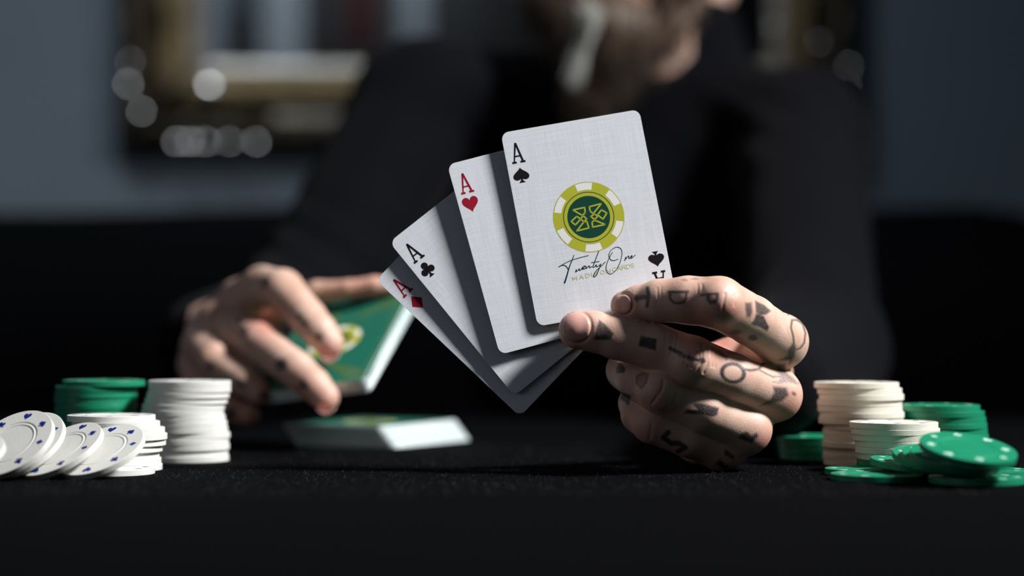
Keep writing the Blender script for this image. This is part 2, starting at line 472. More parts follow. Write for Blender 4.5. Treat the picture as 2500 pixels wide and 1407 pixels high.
# ------------------------------------------------------------------ flat print shapes
def circle_pts(cx, cy, r, n=28, a0=0.0, a1=2 * math.pi):
    return [(cx + r * math.cos(a0 + (a1 - a0) * i / n), cy + r * math.sin(a0 + (a1 - a0) * i / n)) for i in range(n)]

def heart_pts(n=40):
    out = []
    for i in range(n):
        t = 2 * math.pi * i / n
        x = 16 * math.sin(t) ** 3
        y = 13 * math.cos(t) - 5 * math.cos(2 * t) - 2 * math.cos(3 * t) - math.cos(4 * t)
        out.append((x / 30.0 * 0.92, (y + 2.5) / 30.0))
    return out

def suit_polys(s):
    """list of polygons, unit height, y up"""
    if s == 'heart': return [heart_pts()]
    if s == 'diamond': return [[(0, 0.5), (0.40, 0), (0, -0.5), (-0.40, 0)]]
    stem = [(-0.04, -0.12), (0.04, -0.12), (0.07, -0.35), (0.20, -0.5), (-0.20, -0.5), (-0.07, -0.35)]
    if s == 'spade':
        h = [(x * 1.0, -y * 0.82 + 0.06) for x, y in heart_pts()]
        return [h, stem]
    return [circle_pts(0, 0.26, 0.215), circle_pts(-0.235, -0.09, 0.215), circle_pts(0.235, -0.09, 0.215),
            [(-0.12, 0.12), (0.12, 0.12), (0.12, -0.15), (-0.12, -0.15)], stem]

def polys_mesh(name, polys, z=0.0, scale=1.0, rot=0.0, off=(0, 0), units=0.001):
    vs, fs = [], []
    c, s = math.cos(rot), math.sin(rot)
    for po in polys:
        area = sum(po[i][0] * po[(i + 1) % len(po)][1] - po[(i + 1) % len(po)][0] * po[i][1] for i in range(len(po)))
        if area < 0: po = po[::-1]
        k = len(vs)
        for x, y in po:
            x, y = x * scale, y * scale
            vs.append(((x * c - y * s + off[0]) * units, (x * s + y * c + off[1]) * units, z * units))
        fs.append(tuple(range(k, k + len(po))))
    return mesh_py(name, vs, fs)

def stroke_polys(pts, w, close=False, taper=None):
    """polyline -> list of quads + round joints"""
    out = []
    P2 = [np.array(p, float) for p in pts]
    if close: P2.append(P2[0])
    n = len(P2)
    for i in range(n - 1):
        a, b2 = P2[i], P2[i + 1]
        d = b2 - a; L = np.linalg.norm(d)
        if L < 1e-9: continue
        d /= L; nrm = np.array([-d[1], d[0]])
        wa = w * (taper(i / (n - 1)) if taper else 1) / 2
        wb = w * (taper((i + 1) / (n - 1)) if taper else 1) / 2
        out.append([tuple(a + nrm * wa), tuple(a - nrm * wa), tuple(b2 - nrm * wb), tuple(b2 + nrm * wb)])
    for i, p in enumerate(P2):
        wp = w * (taper(i / (n - 1)) if taper else 1) / 2
        out.append(circle_pts(p[0], p[1], wp, 8))
    return out

def smooth_poly(pts, it=2):
    P2 = [np.array(p, float) for p in pts]
    for _ in range(it):
        Q = [P2[0]]
        for a, b2 in zip(P2[:-1], P2[1:]):
            Q += [a * 0.75 + b2 * 0.25, a * 0.25 + b2 * 0.75]
        Q.append(P2[-1]); P2 = Q
    return [tuple(p) for p in P2]

# slab-serif capital A, unit height
A_POLYS = [[(-0.045, 0.5), (0.055, 0.5), (-0.165, -0.40), (-0.235, -0.40)],
           [(-0.045, 0.5), (0.055, 0.5), (0.265, -0.40), (0.155, -0.40)],
           [(-0.16, -0.12), (0.17, -0.12), (0.17, -0.195), (-0.16, -0.195)],
           [(-0.31, -0.40), (-0.09, -0.40), (-0.09, -0.5), (-0.31, -0.5)],
           [(0.085, -0.40), (0.335, -0.40), (0.335, -0.5), (0.085, -0.5)]]

# ------------------------------------------------------------------ playing cards
CW, CH, CT = 63.0, 88.0, 0.30
def card_outline(w, h, r=3.4, n=7):
    pts = []
    for cx, cy, a0 in ((w / 2 - r, h / 2 - r, 0), (-w / 2 + r, h / 2 - r, 90), (-w / 2 + r, -h / 2 + r, 180), (w / 2 - r, -h / 2 + r, 270)):
        for i in range(n + 1):
            a = math.radians(a0 + 90 * i / n)
            pts.append((cx + r * math.cos(a), cy + r * math.sin(a)))
    return pts

def card_body(name, front, back, edge):
    o = card_outline(CW, CH); n = len(o)
    e = 0.06
    lv = [(1 - 0.0012, -CT / 2), (1.0, -CT / 2 + e), (1.0, CT / 2 - e), (1 - 0.0012, CT / 2)]
    vs = [(x * s / 1000, y * s / 1000, z / 1000) for s, z in lv for x, y in o]
    fs = []
    for l in range(3):
        for i in range(n):
            j = (i + 1) % n
            fs.append((l * n + i, l * n + j, (l + 1) * n + j, (l + 1) * n + i))
    fs.append(tuple(range(3 * n, 4 * n))); fs.append(tuple(reversed(range(n))))
    me = mesh_py(name, vs, fs)
    me.materials.append(front); me.materials.append(back); me.materials.append(edge)
    for p in me.polygons:
        p.material_index = 2
    me.polygons[len(fs) - 2].material_index = 0
    me.polygons[len(fs) - 1].material_index = 1
    return me

CARD_ME = card_body('card_body', M['card'], M['back_green'], M['card_edge'])
ZF = CT / 2 + 0.025        # print sits a hair above the face

def card_matrix(px, py, D, roll, tilt_long=0.0, tilt_short=0.0):
    """face towards the camera (-y); roll ccw; tilt_long>0: top end leans away; tilt_short>0: left side leans away"""
    base = Matrix(((1, 0, 0), (0, 0, -1), (0, 1, 0))).to_4x4()
    m = Matrix.Translation(Vector(P(px, py, D))) @ base @ Matrix.Rotation(math.radians(roll), 4, 'Z')
    m = m @ Matrix.Rotation(math.radians(-tilt_long), 4, 'X') @ Matrix.Rotation(math.radians(tilt_short), 4, 'Y')
    # the whole fan leans back a little and turns about the pinch of the fingers
    piv = Vector(P(1440, 790, 905.5))
    lean = Matrix.Translation(piv) @ Matrix.Rotation(math.radians(4.0), 4, 'Z') @ Matrix.Rotation(math.radians(-5.5), 4, 'X') @ Matrix.Translation(-piv)
    return lean @ m

def index_parts(card, suit, mat, extra_z=0.0):
    for sgn, rot in ((1, 0.0), (-1, math.pi)):
        me = polys_mesh('index_letter', A_POLYS, ZF, 9.3, rot, (-sgn * 26.1, sgn * 33.9))
        link('index_letter', me, card, mat=mat)
        me = polys_mesh('suit_pip', suit_polys(suit), ZF, 7.4, rot, (-sgn * 26.1, sgn * 24.0))
        link('suit_pip', me, card, mat=mat)

def chip_emblem(card, R, z0, face=1, white='ink_white'):
    """printed casino chip: lime ring with white notches, dark green disc and interlaced sign"""
    z = z0
    link('emblem_disc', polys_mesh('emblem_disc', [circle_pts(0, 0, R, 64)], z), card, mat=M['ink_lime'])
    pol = []
    for k in range(6):
        a0 = math.radians(88 + 60 * k - 14.5); a1 = math.radians(88 + 60 * k + 14.5)
        ou = [(R * 0.975 * math.cos(a0 + (a1 - a0) * i / 8), R * 0.975 * math.sin(a0 + (a1 - a0) * i / 8)) for i in range(9)]
        inn = [(R * 0.775 * math.cos(a0 + (a1 - a0) * i / 8), R * 0.775 * math.sin(a0 + (a1 - a0) * i / 8)) for i in range(9)]
        pol.append(ou + inn[::-1])
    link('emblem_notches', polys_mesh('emblem_notches', pol, z + 0.012 * face), card, mat=M[white])
    link('emblem_line', polys_mesh('emblem_line', stroke_polys(circle_pts(0, 0, R * 0.705, 60), R * 0.022, True), z + 0.012 * face), card, mat=M['ink_green'])
    link('emblem_core', polys_mesh('emblem_core', [circle_pts(0, 0, R * 0.60, 56)], z + 0.012 * face), card, mat=M['ink_green'])
    loops = [[(385, 437), (526, 404), (531, 470), (497, 502)], [(432, 513), (364, 577), (412, 620), (476, 548)],
             [(508, 506), (549, 545), (514, 580), (474, 545)], [(548, 570), (573, 656), (429, 692), (512, 585)],
             [(725, 357), (582, 396), (589, 447), (626, 482)], [(725, 433), (790, 472), (742, 548), (680, 494)],
             [(643, 484), (681, 515), (640, 551), (598, 515)], [(768, 612), (618, 645), (612, 585), (640, 560)]]
    ca, sa = math.cos(math.radians(-10.2)), math.sin(math.radians(-10.2))
    pol = []
    for l in loops:
        q = []
        for x, y in l:
            u, v = (x - 573) / 425.0 * R, -(y - 522) / 432.0 * R
            q.append((u * ca - v * sa, u * sa + v * ca))
        pol += stroke_polys(q, R * 0.040, True)
    link('emblem_sign', polys_mesh('emblem_sign', pol, z + 0.024 * face), card, mat=M['ink_lime'])

def new_card(label, mtx):
    o = link('playing_card', CARD_ME)
    o.matrix_world = mtx
    tag(o, label, 'playing card', 'fan of four aces')
    return o

spade = new_card('ace of spades with green and lime chip emblem, front card of the fan', card_matrix(1439, 529, 904, 10.2, 1.0, 0.0))
heart = new_card('ace of hearts in the fan, just behind the ace of spades', card_matrix(1324, 588, 906.4, 15.0, 1.6, 0.5))
club = new_card('ace of clubs in the fan, between the hearts and diamonds aces', card_matrix(1239, 669, 909.0, 38.6, 2.6, 0.3))
diam = new_card('ace of diamonds, rearmost and lowest card of the fan', card_matrix(1215, 723, 910.8, 46.0, 3.0, 0.3))
index_parts(spade, 'spade', M['ink_black'])
index_parts(heart, 'heart', M['ink_red'])
index_parts(club, 'club', M['ink_black'])
index_parts(diam, 'diamond', M['ink_red'])
chip_emblem(spade, 15.9, ZF)

# lettering under the emblem, traced in the card's own millimetres
def zc(x, y):
    px, py = 1320 + x / 4.853, 430 + y / 4.853
    rx, ry = px - 1228, py - 328
    X = (rx * 5.43 - ry * 0.886) / 30.4; Y = (5.43 * ry + 1.05 * rx) / 30.4
    return (X - CW / 2, CH / 2 - Y)
def script(pts, w, it=2, taper=None):
    return stroke_polys(smooth_poly([zc(*p) for p in pts], it), w, taper=taper)
SC = []
SC += script([(200, 1108), (245, 1080), (330, 1035), (430, 1000), (555, 967)], 0.28)
SC += script([(200, 1108), (245, 1085), (285, 1092), (312, 1135)], 0.34)
SC += script([(388, 960), (350, 1050), (318, 1130), (294, 1215), (265, 1297)], 0.5, taper=lambda t: 0.5 + 0.9 * t)
SC += script([(397, 1168), (412, 1128), (404, 1165), (432, 1145), (446, 1118), (442, 1152), (466, 1138), (482, 1108)], 0.34)
SC += script([(478, 1132), (512, 1104), (505, 1086), (484, 1108), (488, 1136), (520, 1120)], 0.34)
SC += script([(522, 1092), (528, 1130), (548, 1094), (566, 1088), (562, 1118), (592, 1100)], 0.34)
SC += script([(680, 913), (645, 1000), (612, 1080), (603, 1112), (630, 1100), (645, 1075)], 0.34)
SC += script([(588, 1052), (640, 1042), (684, 1036)], 0.28)
SC += script([(645, 1075), (648, 1106), (685, 1082), (704, 1060), (684, 1110), (655, 1180), (625, 1226), (602, 1216), (640, 1150), (700, 1095), (752, 1043)], 0.36)
SC += script([(906, 1004), (850, 1028), (808, 1008), (795, 950), (830, 890), (900, 853), (952, 880), (958, 950), (922, 1070), (862, 1160), (806, 1193), (764, 1160), (758, 1100), (790, 1010), (842, 925)], 0.28)
SC += script([(985, 1022), (1002, 968), (993, 1012), (1022, 968), (1038, 964), (1034, 1000), (1058, 985)], 0.34)
SC += script([(1056, 986), (1078, 968), (1070, 956), (1056, 976), (1064, 998), (1112, 953)], 0.34)
link('script_lettering', polys_mesh('script_lettering', SC, ZF + 0.04), spade, mat=M['ink_green'])
FONT = {'M': [[(0, 0), (0, 1), (.5, .35), (1, 1), (1, 0)]], 'A': [[(0, 0), (.5, 1), (1, 0)], [(.2, .36), (.8, .36)]],
        'D': [[(0, 0), (0, 1), (.5, 1), (.9, .75), (.95, .5), (.9, .25), (.5, 0), (0, 0)]], 'I': [[(.4, 0), (.4, 1)]],
        'S': [[(.85, .85), (.5, 1), (.15, .85), (.2, .6), (.75, .42), (.85, .18), (.5, 0), (.1, .15)]],
        'O': [[(.5, 0), (.1, .2), (0, .5), (.1, .8), (.5, 1), (.9, .8), (1, .5), (.9, .2), (.5, 0)]],
        'N': [[(0, 0), (0, 1), (1, 0), (1, 1)]], 'R': [[(0, 0), (0, 1), (.6, 1), (.85, .8), (.6, .52), (0, .5)], [(.5, .5), (.9, 0)]],
        'C': [[(.95, .8), (.6, 1), (.2, .9), (0, .5), (.2, .1), (.6, 0), (.95, .2)]]}
pol = []
for ch, x, y in (('M', 385, 1248), ('A', 465, 1227), ('D', 540, 1207), ('I', 592, 1195), ('S', 641, 1184), ('O', 716, 1165), ('N', 786, 1148),
                 ('C', 857, 1130), ('A', 915, 1115), ('R', 972, 1101), ('D', 1025, 1090), ('S', 1075, 1078)):
    cx, cy = zc(x, y)
    for st in FONT[ch]:
        pol += stroke_polys([(cx + (u - 0.5) * 1.75, cy + (v - 0.5) * 1.75) for u, v in st], 0.20)
link('name_lettering', polys_mesh('name_lettering', pol, ZF + 0.03), spade, mat=M['ink_pale_lime'])

# ------------------------------------------------------------------ decks
def back_print(card, z):
    """gold scrollwork and chip emblem on the green back (drawn on the +z face)"""
    pol = []
    for sy in (1, -1):
        for sx in (1, -1):
            for k in range(5):
                r0 = 3.2 + 1.4 * k
                cx, cy = sx * (7 + 4.2 * k % 17), sy * (25 + 2.6 * k)
                pts = [(cx + sx * r0 * 0.8 * math.exp(-0.16 * t) * math.cos(t), cy + sy * r0 * 0.8 * math.exp(-0.16 * t) * math.sin(t)) for t in np.linspace(0, 9, 26)]
                pol += stroke_polys(pts, 0.55)
            pol += stroke_polys(smooth_poly([(0, sy * 22), (sx * 9, sy * 25), (sx * 17, sy * 32), (sx * 26, sy * 33), (sx * 27, sy * 40)]), 0.6)
    pol += stroke_polys(card_outline(57, 82, 3), 0.35, True)
    link('gold_scrollwork', polys_mesh('gold_scrollwork', pol, z), card, mat=M['back_gold'])
    chip_emblem(card, 15.0, z + 0.01)

DECK_ME = card_body('deck_card', M['back_green'], M['card'], M['card_edge'])
# deck lying on the table, sheared stack
deck = link('card_deck', None)
ang = math.atan2(26.0, -57.0)
lng = np.array([0.43, 0.90, 0]); lng /= np.linalg.norm(lng)
sht = np.array([0.90, -0.43, 0]); sht /= np.linalg.norm(sht)
fc = T(968, 1083)                         # nearest bottom corner
cen = fc + lng * 0.044 - sht * 0.0315
deck.matrix_world = Matrix.Translation(Vector(cen)) @ Matrix.Rotation(math.atan2(sht[1], sht[0]), 4, 'Z')
tag(deck, 'deck of green-backed cards lying face down on the felt, edges sheared sideways', 'card deck')
nd = 36
for i in range(nd):
    last = i == nd - 1
    t = i / (nd - 1)
    o = link('top_card' if last else 'card', DECK_ME, deck)
    sh = -0.009 * t
    rise = 0.0
    o.matrix_local = Matrix.Translation((sh + random.uniform(-3e-4, 3e-4), random.uniform(-3e-4, 3e-4), 0.00018 + i * 0.000315)) @ Matrix.Rotation(random.uniform(-0.006, 0.006), 4, 'Z')
    if last: back_print(o, ZF)

# deck held in the dealing hand
hdeck = link('card_deck', None)
br = P(892, 928, 1052)
bx = np.array([21.6, 72.0, 46.7]); bx /= np.linalg.norm(bx)
ax = np.array([-60.0, 22.0, -8.0]); ax -= bx * (ax @ bx); ax /= np.linalg.norm(ax)
nz_ = np.cross(ax, bx)
if nz_[1] > 0: nz_ = -nz_
xa = np.cross(bx, nz_)
cen = br + ax * 0.0315 + bx * 0.044
HD = Matrix((( xa[0], bx[0], nz_[0], cen[0]), (xa[1], bx[1], nz_[1], cen[1]), (xa[2], bx[2], nz_[2], cen[2]), (0, 0, 0, 1)))
hdeck.matrix_world = HD
tag(hdeck, 'deck of green-backed cards held tilted in the dealing hand', 'card deck')
for i in range(24):
    first = i == 0
    o = link('top_card' if first else 'card', DECK_ME, hdeck)
    o.matrix_local = Matrix.Translation((random.uniform(-3e-4, 3e-4) + (0.0 if i else -0.0012), random.uniform(-3e-4, 3e-4), -i * 0.000315 + (0.0002 if first else 0))) @ Matrix.Rotation(random.uniform(-0.006, 0.006) + (0.03 if i == 1 else 0), 4, 'Z')
    if first: back_print(o, ZF)

# ------------------------------------------------------------------ poker chips
CR, CHH = 19.6, 2.75
def lathe(name, prof, n=64):
    vs, fs = [], []
    m = len(prof)
    for i in range(n):
        a = 2 * math.pi * i / n
        for r, z in prof:
            vs.append((r * math.cos(a) / 1000, r * math.sin(a) / 1000, z / 1000))
    for i in range(n):
        j = (i + 1) % n
        for k in range(m - 1):
            fs.append((i * m + k, j * m + k, j * m + k + 1, i * m + k + 1))
    fs.append(tuple(i * m + m - 1 for i in range(n)))
    fs.append(tuple(i * m for i in reversed(range(n))))
    me = mesh_py(name, vs, fs, True)
    return me
h = CHH / 2
top = [(CR, h - 0.36), (CR, h - 0.26), (CR - 0.07, h - 0.08), (CR - 0.26, h), (CR - 0.40, h), (12.8, h), (12.6, h), (12.25, h - 0.22), (11.9, h - 0.30), (11.6, h - 0.18), (11.35, h - 0.02), (11.0, h - 0.02), (10.7, h - 0.22), (10.4, h - 0.28), (10.2, h - 0.28)]
prof = [(r, -z) for r, z in reversed(top)] + top
CHIP = {}
for c in ('white', 'cream', 'green'):
    me = lathe('chip_' + c, prof); me.materials.append(M['chip_' + c])
    try: me.set_sharp_from_angle(angle=math.radians(35))
    except Exception: pass
    CHIP[c] = me
MARK = {}
for c, mm in (('white', 'mark_blue'), ('cream', 'mark_blue'), ('green', 'mark_pale')):
    for s in ('spade', 'heart', 'club', 'diamond'):
        me = polys_mesh('suit_mark_' + s, suit_polys(s), h + 0.03, 4.1 if s != 'diamond' else 3.6, -math.pi / 2, (15.7, 0))
        me.materials.append(M[mm]); MARK[c, s] = me

ORD = ['top', 'second', 'third', 'fourth', 'fifth', 'sixth', 'seventh', 'eighth', 'ninth', 'tenth', 'eleventh', 'twelfth', 'thirteenth', 'fourteenth', 'fifteenth']
def chip(col, mtx, label, group, marks=False):
    o = link('poker_chip', CHIP[col])
    o.matrix_world = mtx
    tag(o, label, 'poker chip', group)
    if marks:
        for k in range(8):
            s = ('spade', 'heart', 'club', 'diamond')[k % 4]
            c = link('suit_mark', MARK[col, s], o)
            c.rotation_euler = (0, 0, k * math.pi / 4)
    return o

def stack(px, D, cols, desc, group, shifts=None, marks=True):
    """cols bottom to top; shifts = per chip pixel shift at that depth"""
    n = len(cols)
    z = 0.0
    for i, c in enumerate(cols):
        dx = (shifts[i] if shifts else random.uniform(-2, 2)) / F_PX * D / 1000
        dy = random.uniform(-0.0006, 0.0006)
        p = T(px, D)
        m = Matrix.Translation((p[0] + dx, p[1] + dy, TABLE_Z + (z + CHH / 2) / 1000 + 2e-5)) @ Matrix.Rotation(random.uniform(0, 6.28), 4, 'Z')
        k = n - 1 - i
        if k == 0: lab = 'top %s poker chip of %s' % (c, desc)
        elif i == 0: lab = 'bottom %s poker chip of %s' % (c, desc)
        else: lab = '%s poker chip, %s from top of %s' % (c, ORD[k], desc)
        chip(c, m, lab, group, marks and i == n - 1)
        z += CHH

stack(462, 983, ['white'] * 14, 'tall white stack before the dealing hand', 'tall white chip stack',
      [-3, -6, -2, -4, -1, -6, -8, -12, -16, -14, -8, -3, 1, 1])
stack(243, 990, ['green'] * 14, 'green stack behind the leaning white chips', 'green chip stack behind leaning chips',
      [-6, -4, -6, -8, -5, -8, -6, -9, -10, -8, -11, -9, -7, 10])
stack(277, 922, ['white'] * 9, 'crooked low white stack near the leaning chips', 'crooked white chip stack',
      [12, 9, 4, 12, 20, 24, 18, 6, -6])
stack(2100, 958, ['cream'] * 14, 'tall cream stack beside the card-holding hand', 'tall cream chip stack',
      [14, 12, 15, 10, 14, 12, 14, 2, 4, 0, -1, 3, -1, -9])
stack(2300, 968, ['green'] * 10, 'green stack behind the spilled green chips', 'green chip stack behind spilled chips',
      [2, 4, 8, 10, 10, 8, 6, 4, 0, -10])
stack(2192, 915, ['green'] * 2 + ['cream'] * 6, 'short cream stack behind spilled green chips', 'short cream chip stack',
      [4, 8, 10, 4, 4, -2, -6, -10])
stack(1994, 1002, ['green'] * 4, 'low shaded green stack beside the fist', 'low green chip stack beside the fist',
      [6, 2, 0, -2])

def tilted(px, py, D, nrm, spin=0.0):
    n = Vector(nrm).normalized()
    q = Vector((0, 0, 1)).rotation_difference(n)
    return Matrix.Translation(Vector(P(px, py, D))) @ q.to_matrix().to_4x4() @ Matrix.Rotation(math.radians(spin), 4, 'Z')

gW = 'white chips leaning in a toppled row'
chip('white', tilted(28, 1087, 868, (-0.32, -0.58, 0.73), 20), 'large-looking leaning white chip at the front of the toppled row', gW, True)
chip('white', tilted(56, 1088, 879, (-0.33, -0.55, 0.75), 50), 'white chip tucked second in the toppled row, mostly hidden', gW, True)
chip('white', tilted(148, 1102, 876, (-0.36, -0.41, 0.84), 10), 'leaning white chip, third in the toppled row', gW, True)
chip('white', tilted(246, 1104, 876, (-0.27, -0.43, 0.86), 32), 'leaning white chip, last in the toppled row over the flat chip', gW, True)
chip('white', Matrix.Translation(Vector(T(268, 897, CHH / 2 + 0.02))) @ Matrix.Rotation(0.3, 4, 'Z'), 'white chip lying flat on the felt under the leaning row', gW, True)
chip('white', tilted(-103, 1122, 835, (-0.2, -0.35, 0.9), 0), 'white chip cut off by the picture edge before the toppled row', gW, True)

gG = 'spilled green chips'
def flat(px, D, z=0.0): return Matrix.Translation(Vector(T(px, D, z + CHH / 2 + 0.02))) @ Matrix.Rotation(random.uniform(0, 6), 4, 'Z')
chip('green', flat(2124, 893), 'green chip flat on the felt, farther of the two at the fist side', gG, True)
chip('green', flat(2142, 862), 'green chip flat on the felt, nearer of the two at the fist side', gG, True)
chip('green', flat(2385, 845), 'green chip flat on the felt under the tilted green chips', gG, True)
chip('green', flat(2400, 888), 'green chip flat on the felt behind the tilted green chips', gG, True)
chip('green', tilted(2236, 1137, 880, (0.10, -0.06, 0.98), 10), 'green chip tilted low against the short cream stack', gG, True)
chip('green', tilted(2292, 1124, 868, (0.10, -0.20, 0.97), 30), 'green chip, third below the top of the tilted pile', gG, True)
chip('green', tilted(2316, 1124, 858, (0.10, -0.21, 0.96), 55), 'green chip, second below the top of the tilted pile', gG, True)
chip('green', tilted(2338, 1122, 846, (0.10, -0.20, 0.96), 15), 'green chip directly under the top tilted green chip', gG, True)
chip('green', tilted(2363, 1099, 828, (0.10, -0.25, 0.96), 5), 'topmost tilted green chip of the spilled pile', gG, True)

# ------------------------------------------------------------------ signed-distance sculpting
def smin(a, b2, k):
    hh = np.maximum(k - np.abs(a - b2), 0) / k
    return np.minimum(a, b2) - hh * hh * k * 0.25

class Field:
    """grid in mm; primitives blended into named layers"""
    def __init__(self, lo, hi, h):
        self.h = h
        self.ax = [np.arange(lo[i], hi[i] + h, h, dtype=np.float32) for i in range(3)]
        self.shape = tuple(len(a) for a in self.ax)
        self.layers = {}
    def layer(self, n):
        if n not in self.layers: self.layers[n] = np.full(self.shape, 40.0, dtype=np.float32)
        return self.layers[n]
    def cone(self, n, a, b2, ra, rb, k=3.0, flat=None, fs=1.0, margin=9.0):
        L = self.layer(n)
        a, b2 = np.asarray(a, float), np.asarray(b2, float)
        R = max(ra, rb) + margin + k
        sl = []
        for i in range(3):
            l0, h0 = min(a[i], b2[i]) - R, max(a[i], b2[i]) + R
            i0 = int(np.searchsorted(self.ax[i], l0)); i1 = int(np.searchsorted(self.ax[i], h0))
            if i1 <= i0: return
            sl.append(slice(i0, i1))
        sl = tuple(sl)
        q = [(self.ax[i][sl[i]] - np.float32(a[i])).reshape([-1 if j == i else 1 for j in range(3)]) for i in range(3)]
        ba = b2 - a
        if flat is not None:
            f = np.asarray(flat, float); f /= np.linalg.norm(f)
            s = (q[0] * f[0] + q[1] * f[1] + q[2] * f[2]) * (fs - 1)
            q = [q[i] + s * f[i] for i in range(3)]
            ba = ba + f * (ba @ f) * (fs - 1)
        l2 = float(ba @ ba)
        if l2 < 1e-6:
            d = np.sqrt(q[0] ** 2 + q[1] ** 2 + q[2] ** 2) - ra
        else:
            t = np.clip((q[0] * ba[0] + q[1] * ba[1] + q[2] * ba[2]) / l2, 0, 1)
            d = np.sqrt((q[0] - t * ba[0]) ** 2 + (q[1] - t * ba[1]) ** 2 + (q[2] - t * ba[2]) ** 2) - (ra + (rb - ra) * t)
        L[sl] = smin(L[sl], d.astype(np.float32), k)
    def ball(self, n, a, r, k=3.0, flat=None, fs=1.0):
        self.cone(n, a, a, r, r, k, flat, fs)
    def carve(self, n, a, b2, ra, rb, k=2.0, margin=9.0):
        """smooth subtraction of a capsule"""
        tmp = Field.__new__(Field); tmp.h = self.h; tmp.ax = self.ax; tmp.shape = self.shape; tmp.layers = {}
        tmp.cone('t', a, b2, ra, rb, 0.01, margin=margin)
        L = self.layer(n)
        self.layers[n] = -smin(-L, tmp.layers['t'], k)

def surface_nets(Fd, ax, h):
    neg = Fd < 0
    c = neg.astype(np.uint8)
    s = sum(c[i:c.shape[0] - 1 + i, j:c.shape[1] - 1 + j, k:c.shape[2] - 1 + k] for i in (0, 1) for j in (0, 1) for k in (0, 1))
    act = (s > 0) & (s < 8)
    I, J, K = np.nonzero(act)
    vid = np.full(act.shape, -1, dtype=np.int32); vid[I, J, K] = np.arange(len(I))
    pos = np.zeros((len(I), 3)); cnt = np.zeros(len(I))
    cor = [(i, j, k) for i in (0, 1) for j in (0, 1) for k in (0, 1)]
    for a in cor:
        for d in range(3):
            if a[d]: continue
            b2 = list(a); b2[d] = 1
            f0 = Fd[I + a[0], J + a[1], K + a[2]]; f1 = Fd[I + b2[0], J + b2[1], K + b2[2]]
            x = (f0 < 0) != (f1 < 0)
            t = np.where(x, f0 / np.where(x, f0 - f1, 1), 0)
            for e in range(3):
                pos[:, e] += np.where(x, a[e] + (t if e == d else 0), 0)
            cnt += x
    pos /= cnt[:, None]
    V = np.stack([ax[0][I] + pos[:, 0] * h, ax[1][J] + pos[:, 1] * h, ax[2][K] + pos[:, 2] * h], 1)
    faces = []
    for d in range(3):
        sl0 = [slice(1, -1)] * 3; sl1 = [slice(1, -1)] * 3
        sl0[d] = slice(0, -1); sl1[d] = slice(1, None)
        a0, a1 = neg[tuple(sl0)], neg[tuple(sl1)]
        X = np.stack(np.nonzero(a0 != a1), 1)
        off = np.ones(3, int); off[d] = 0
        X = X + off
        inside0 = neg[X[:, 0], X[:, 1], X[:, 2]]
        e1, e2 = (d + 1) % 3, (d + 2) % 3
        def cell(u, v):
            Y = X.copy(); Y[:, e1] -= u; Y[:, e2] -= v
            return vid[Y[:, 0], Y[:, 1], Y[:, 2]]
        q = np.stack([cell(1, 1), cell(0, 1), cell(0, 0), cell(1, 0)], 1)
        q[~inside0] = q[~inside0][:, ::-1]
        faces.append(q)
    Fq = np.concatenate(faces)
    Fq = Fq[(Fq >= 0).all(1)]
    return V, Fq

def relax(V, Fq, it=2, lam=0.5):
    e = np.concatenate([Fq[:, [0, 1]], Fq[:, [1, 2]], Fq[:, [2, 3]], Fq[:, [3, 0]]])
    for _ in range(it):
        acc = np.zeros_like(V); n = np.zeros(len(V))
        for c in range(3):
            acc[:, c] = np.bincount(e[:, 0], V[e[:, 1], c], len(V)) + np.bincount(e[:, 1], V[e[:, 0], c], len(V))
        n = np.bincount(e[:, 0], minlength=len(V)) + np.bincount(e[:, 1], minlength=len(V))
        V = V + lam * (acc / np.maximum(n, 1)[:, None] - V)
    return V

def vnormals(V, Fq):
    n = np.cross(V[Fq[:, 2]] - V[Fq[:, 0]], V[Fq[:, 3]] - V[Fq[:, 1]])
    out = np.zeros_like(V)
    for j in range(4):
        for c in range(3):
            out[:, c] += np.bincount(Fq[:, j], n[:, c], len(V))
    return out / np.maximum(np.linalg.norm(out, axis=1), 1e-12)[:, None]

def seg_dist(x, y, pts):
    best = np.full(x.shape, 1e9)
    for (ax_, ay), (bx_, by) in zip(pts[:-1], pts[1:]):
        dx, dy = bx_ - ax_, by - ay
        t = np.clip(((x - ax_) * dx + (y - ay) * dy) / max(dx * dx + dy * dy, 1e-9), 0, 1)
        best = np.minimum(best, np.hypot(x - ax_ - t * dx, y - ay - t * dy))
    return best

def in_poly(x, y, pts):
    ins = np.zeros(x.shape, bool)
    n = len(pts)
    for i in range(n):
        (x0, y0), (x1, y1) = pts[i], pts[(i + 1) % n]
        cond = ((y0 > y) != (y1 > y))
        xi = (x1 - x0) * (y - y0) / ((y1 - y0) if y1 != y0 else 1e-9) + x0
        ins ^= cond & (x < xi)
    return ins

def ink_value(x, y, shp):
    kind, pts, w, amt = shp
    soft = 2.2
    if kind == 'poly':
        d = seg_dist(x, y, pts + [pts[0]])
        d = np.where(in_poly(x, y, pts), -d, d)
        soft = 2.5 if w == 0 else w
    elif kind == 'line':
        d = seg_dist(x, y, pts) - w / 2
    else:   # ellipse: (cx, cy, rx, ry, deg), w>0: outline
        cx, cy, rx, ry, deg = pts
        a = math.radians(deg); u = (x - cx) * math.cos(a) + (y - cy) * math.sin(a); v = -(x - cx) * math.sin(a) + (y - cy) * math.cos(a)
        d = (np.hypot(u / rx, v / ry) - 1) * min(rx, ry)
        if w > 0: d = np.abs(d) - w / 2
        else: soft = max(2.5, 0.25 * min(rx, ry))
    return amt * np.clip(0.5 - d / (2 * soft), 0, 1)

